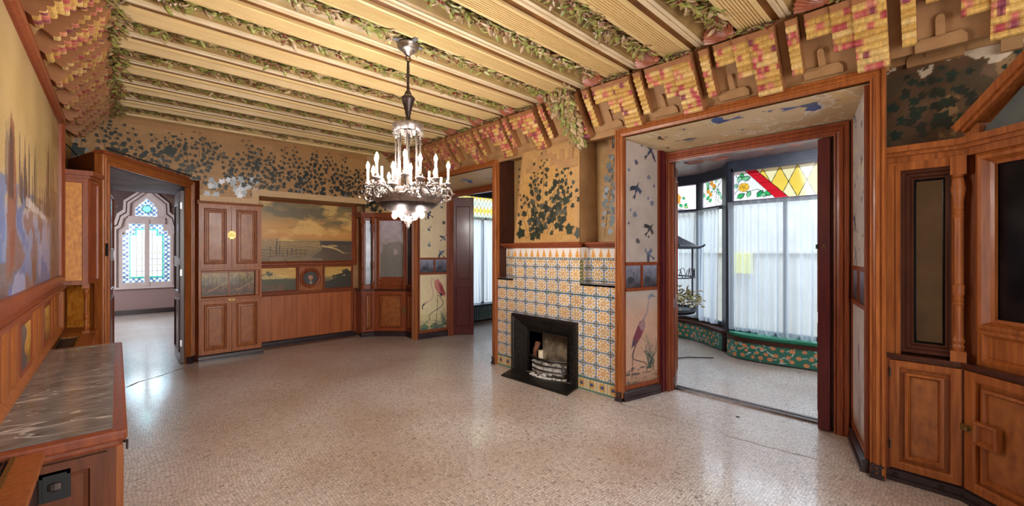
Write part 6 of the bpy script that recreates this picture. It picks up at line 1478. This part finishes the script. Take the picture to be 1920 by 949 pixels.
bench([(7.0, 2.44), (6.80, 2.36), (6.68, 2.12), (6.67, 1.72), (6.74, 1.22), (6.76, .6), (6.76, -.2)], [(7.02, -.2), (7.02, 2.40)], .32, 'curved window bench faced with orange rose tiles under the largest sheer curtain', True, 1)
bench([(7.60, 4.7), (7.60, 3.9), (7.54, 3.35), (7.38, 3.0), (7.14, 2.70), (7.0, 2.52)], [(7.05, 2.45), (7.34, 2.64), (7.72, 3.2), (7.74, 4.7)], .33, 'farther tiled window bench behind the plant stand', False, 2)
# sheer curtains
def curtain(fr, L_, z0, z1, label, seed, off_=.10, amp=.042, per=.12, hems=.06):
    r = random.Random(seed); n = int(L_ / .012); rows = 14; vs = []; fs = []
    ph = [r.uniform(0, 6) for _ in range(4)]
    for j in range(rows + 1):
        t = j / rows; z = z1 - (z1 - z0) * t
        for i in range(n + 1):
            u = L_ * i / n; k = .35 + .65 * t
            wv = (math.sin(u * 2 * math.pi / per + ph[0] + math.sin(u * 5 + ph[1]) * 2) * amp * k + math.sin(u * 2 * math.pi / (per * 2.7) + ph[2]) * amp * .8 * t)
            if t < .05: wv = math.sin(u * 2 * math.pi / .03) * .007
            vs.append((u, off_ + wv + .02 * t, z + (.02 * math.sin(u * 3 + ph[3]) if j == rows else 0)))
    for j in range(rows):
        for i in range(n): a = j * (n + 1) + i; fs.append((a, a + 1, a + n + 2, a + n + 1))
    m = MB(fr); m.add(vs, fs); o = m.build('sheer_curtain', M_SHEER, smooth=True, fixn=False); tag(o, label, 'curtain', 'sheer curtains in the gallery'); return o
FC1 = F2((7.0, 2.40), (7.0, -.2), -1)
curtain(FC1, 1.15, .375, 2.36, 'wide sheer white curtain over the near bench with the green cushion', 1); 
FC1b = F2((7.0, 1.20), (7.0, -.2), -1); curtain(FC1b, 1.35, .385, 2.36, 'sheer white curtain cut off by the maroon folding leaf', 2)
FC2 = F2((7.74, 3.16), (7.34, 2.60), -1); curtain(FC2, .69, .40, 2.33, 'narrow gathered sheer curtain on the angled gallery window', 3)
FC3 = F2((7.76, 4.6), (7.76, 3.2), -1); curtain(FC3, 1.38, .42, 2.33, 'sheer curtain seen behind the birdcage plant stand', 4)
FC4 = F2((5.40, 7.42), (6.12, 7.42), -1); curtain(FC4, .70, .44, 2.36, 'sheer curtain in the small opening, over the first half of the radiator', 5, per=.11)
FC5 = F2((6.14, 7.42), (6.82, 7.42), -1); curtain(FC5, .66, .44, 2.36, 'sheer curtain in the small opening, beside the chimney casing', 6, per=.11)
m = MB(); m.tube([(6.93, 2.42, 2.365), (6.93, -.2, 2.365)], .008, 6); tag(m.build('curtain_rod', M_BRONZE), 'thin curtain rod above the near gallery curtains', 'curtain rod')
m = MB(FC1); m.box(.01, .03, .015, .04, 1.45, 1.52); m.tube([(.02, .04, 1.47), (.03, .05, 1.43), (.02, .05, 1.41), (.01, .05, 1.43)], .004); tag(m.build('window_latch', M_BLACK), 'small dark window latch at the edge of the widest curtain', 'latch')
# radiator
ra = thing('radiator', 'low ribbed grey-green radiator under the window of the small opening', 'radiator', (6.1, 7.28, 0))
for k in range(26):
    x = 5.48 + k * .05; m = MB(); m.box(x, x + .028, 7.22, 7.34, .07, .37); m.build('fin', M_RAD, ra, bevel=.008)
m = MB(); m.box(5.46, 6.79, 7.25, 7.31, .085, .12); m.box(5.46, 6.79, 7.25, 7.31, .32, .35); m.box(5.5, 5.54, 7.24, 7.32, 0, .08); m.box(6.7, 6.74, 7.24, 7.32, 0, .08); m.build('header_pipe', M_RAD, ra)
m = MB(); m.box(5.3, 6.9, 7.18, 7.42, .385, .415); struct(m.build('windowsill', M_BLUEGREY))
# birdcage plant stand
bs = thing('birdcage_stand', 'dark metal birdcage-like plant stand with a pagoda roof in the gallery', 'plant stand', (5.62, 2.80, 0))
bx, by = 5.62, 2.80
m = MB(); m.lathe((bx, by, 0), [(0, 0), (.18, .0), (.18, .02), (.04, .05), (.025, .2), (.025, .6), (.05, .66), (.3, .72), (.42, .76), (.0, .76)], 12); m.build('pedestal', M_BLUEGREY, bs, smooth=False)
m = MB(); m.lathe((bx, by, 0), [(.38, .765), (.44, .79), (.44, .82), (.42, .82), (.38, .79)], 16); m.build('tray', M_BLUEGREY, bs)
m = MB()
for k in range(8):
    a = k * math.pi / 4; m.tube([(bx + .40 * math.cos(a), by + .40 * math.sin(a), .82), (bx + .40 * math.cos(a), by + .40 * math.sin(a), 1.64)], .011, 6)
for z in (1.24,):
    m.tube([(bx + .40 * math.cos(k * .3927), by + .40 * math.sin(k * .3927), z) for k in range(17)], .01, 5)
for k in range(16):
    a = k * .3927; m.tube([(bx + .40 * math.cos(a), by + .40 * math.sin(a), 1.24), (bx + .40 * math.cos(a + .1), by + .40 * math.sin(a + .1), 1.34), (bx + .40 * math.cos(a + .2), by + .40 * math.sin(a + .2), 1.36), (bx + .40 * math.cos(a + .3), by + .40 * math.sin(a + .3), 1.24)], .006, 4)
m.build('cage', M_BLUEGREY, bs)
m = MB(); m.lathe((bx, by, 0), [(.50, 1.63), (.52, 1.66), (.44, 1.69), (.26, 1.78), (.14, 1.85), (.04, 1.88), (.03, 1.92), (0, 1.94)], 8); m.build('roof', M_BLUEGREY, bs)
m = MB(); r = random.Random(4)
for k in range(8): a = k * math.pi / 4; m.tube([(bx + .50 * math.cos(a), by + .50 * math.sin(a), 1.65), (bx + .55 * math.cos(a), by + .55 * math.sin(a), 1.67), (bx + .57 * math.cos(a), by + .57 * math.sin(a), 1.69)], .012, 5)
m.build('roof_horns', M_BLUEGREY, bs)
m = MB()
for k in range(520):
    a = r.uniform(0, 6.28); rr_ = r.uniform(.05, .50); z = .86 + r.uniform(0, .26) * (1 - rr_ * 1.1) + r.uniform(-.06, .08); m.m = r.choice([0, 0, 1]); m.leaf((bx + rr_ * math.cos(a), by + rr_ * math.sin(a), z), (math.cos(a) + r.uniform(-.8, .8), math.sin(a) + r.uniform(-.8, .8), r.uniform(-.7, .9)), (0, 0, 1), r.uniform(.05, .1), .045)
o = m.build('dried_plant', [M_DRY, M_LEAFG], fixn=False); tag(o, 'dried grey leafy plant spilling over the tray of the birdcage stand', 'plant')
m = MB(); m.tube([(5.45, 2.9, .012), (5.9, 2.86, .012), (6.2, 2.72, .014), (6.45, 2.44, .012)], .008, 5); tag(m.build('floor_cable', M_BLACK), 'black cable lying on the gallery floor beside the plant stand', 'cable')
m = MB(); m.lathe((4.35, 1.42, 0.0), [(0, .004), (.018, .003), (.02, 0)], 8); tag(m.build('floor_bolt', M_BLACK), 'tiny dark floor bolt in front of the big threshold', 'bolt')
# carved palm fans on the gallery ceiling
m = MB()
for (fx, fy) in ((6.35, 1.55), (6.35, .9), (6.6, 2.6)):
    for k in range(13):
        a = math.pi * k / 12 + 1.57; m.leaf((fx, fy, 2.995), (math.cos(a), math.sin(a), 0), (0, 0, -1), .36, .10)
tag(m.build('palm_fans', M_SHELL, fixn=False), 'painted palm fans in relief on the gallery ceiling', 'ceiling relief', kind='stuff')
# outside
m = MB(); m.box(11.2, 11.4, -3, 7.5, -1.0, 2.6); m.box(11.14, 11.2, -3, 7.5, 1.55, 1.62); struct(m.build('outside_wall', M_FACADE))
m = MB(); m.box(7.9, 14, -5, 12, -1.1, -1.0); struct(m.build('outside_ground', M_FACADE))
m = MB(); m.box(11.02, 11.14, 3.30, 3.72, 1.05, 1.55); o = m.build('meter_box', M_YELLOW, bevel=.01); tag(o, 'yellow box on the wall outside, seen dimly through the widest curtain', 'box')
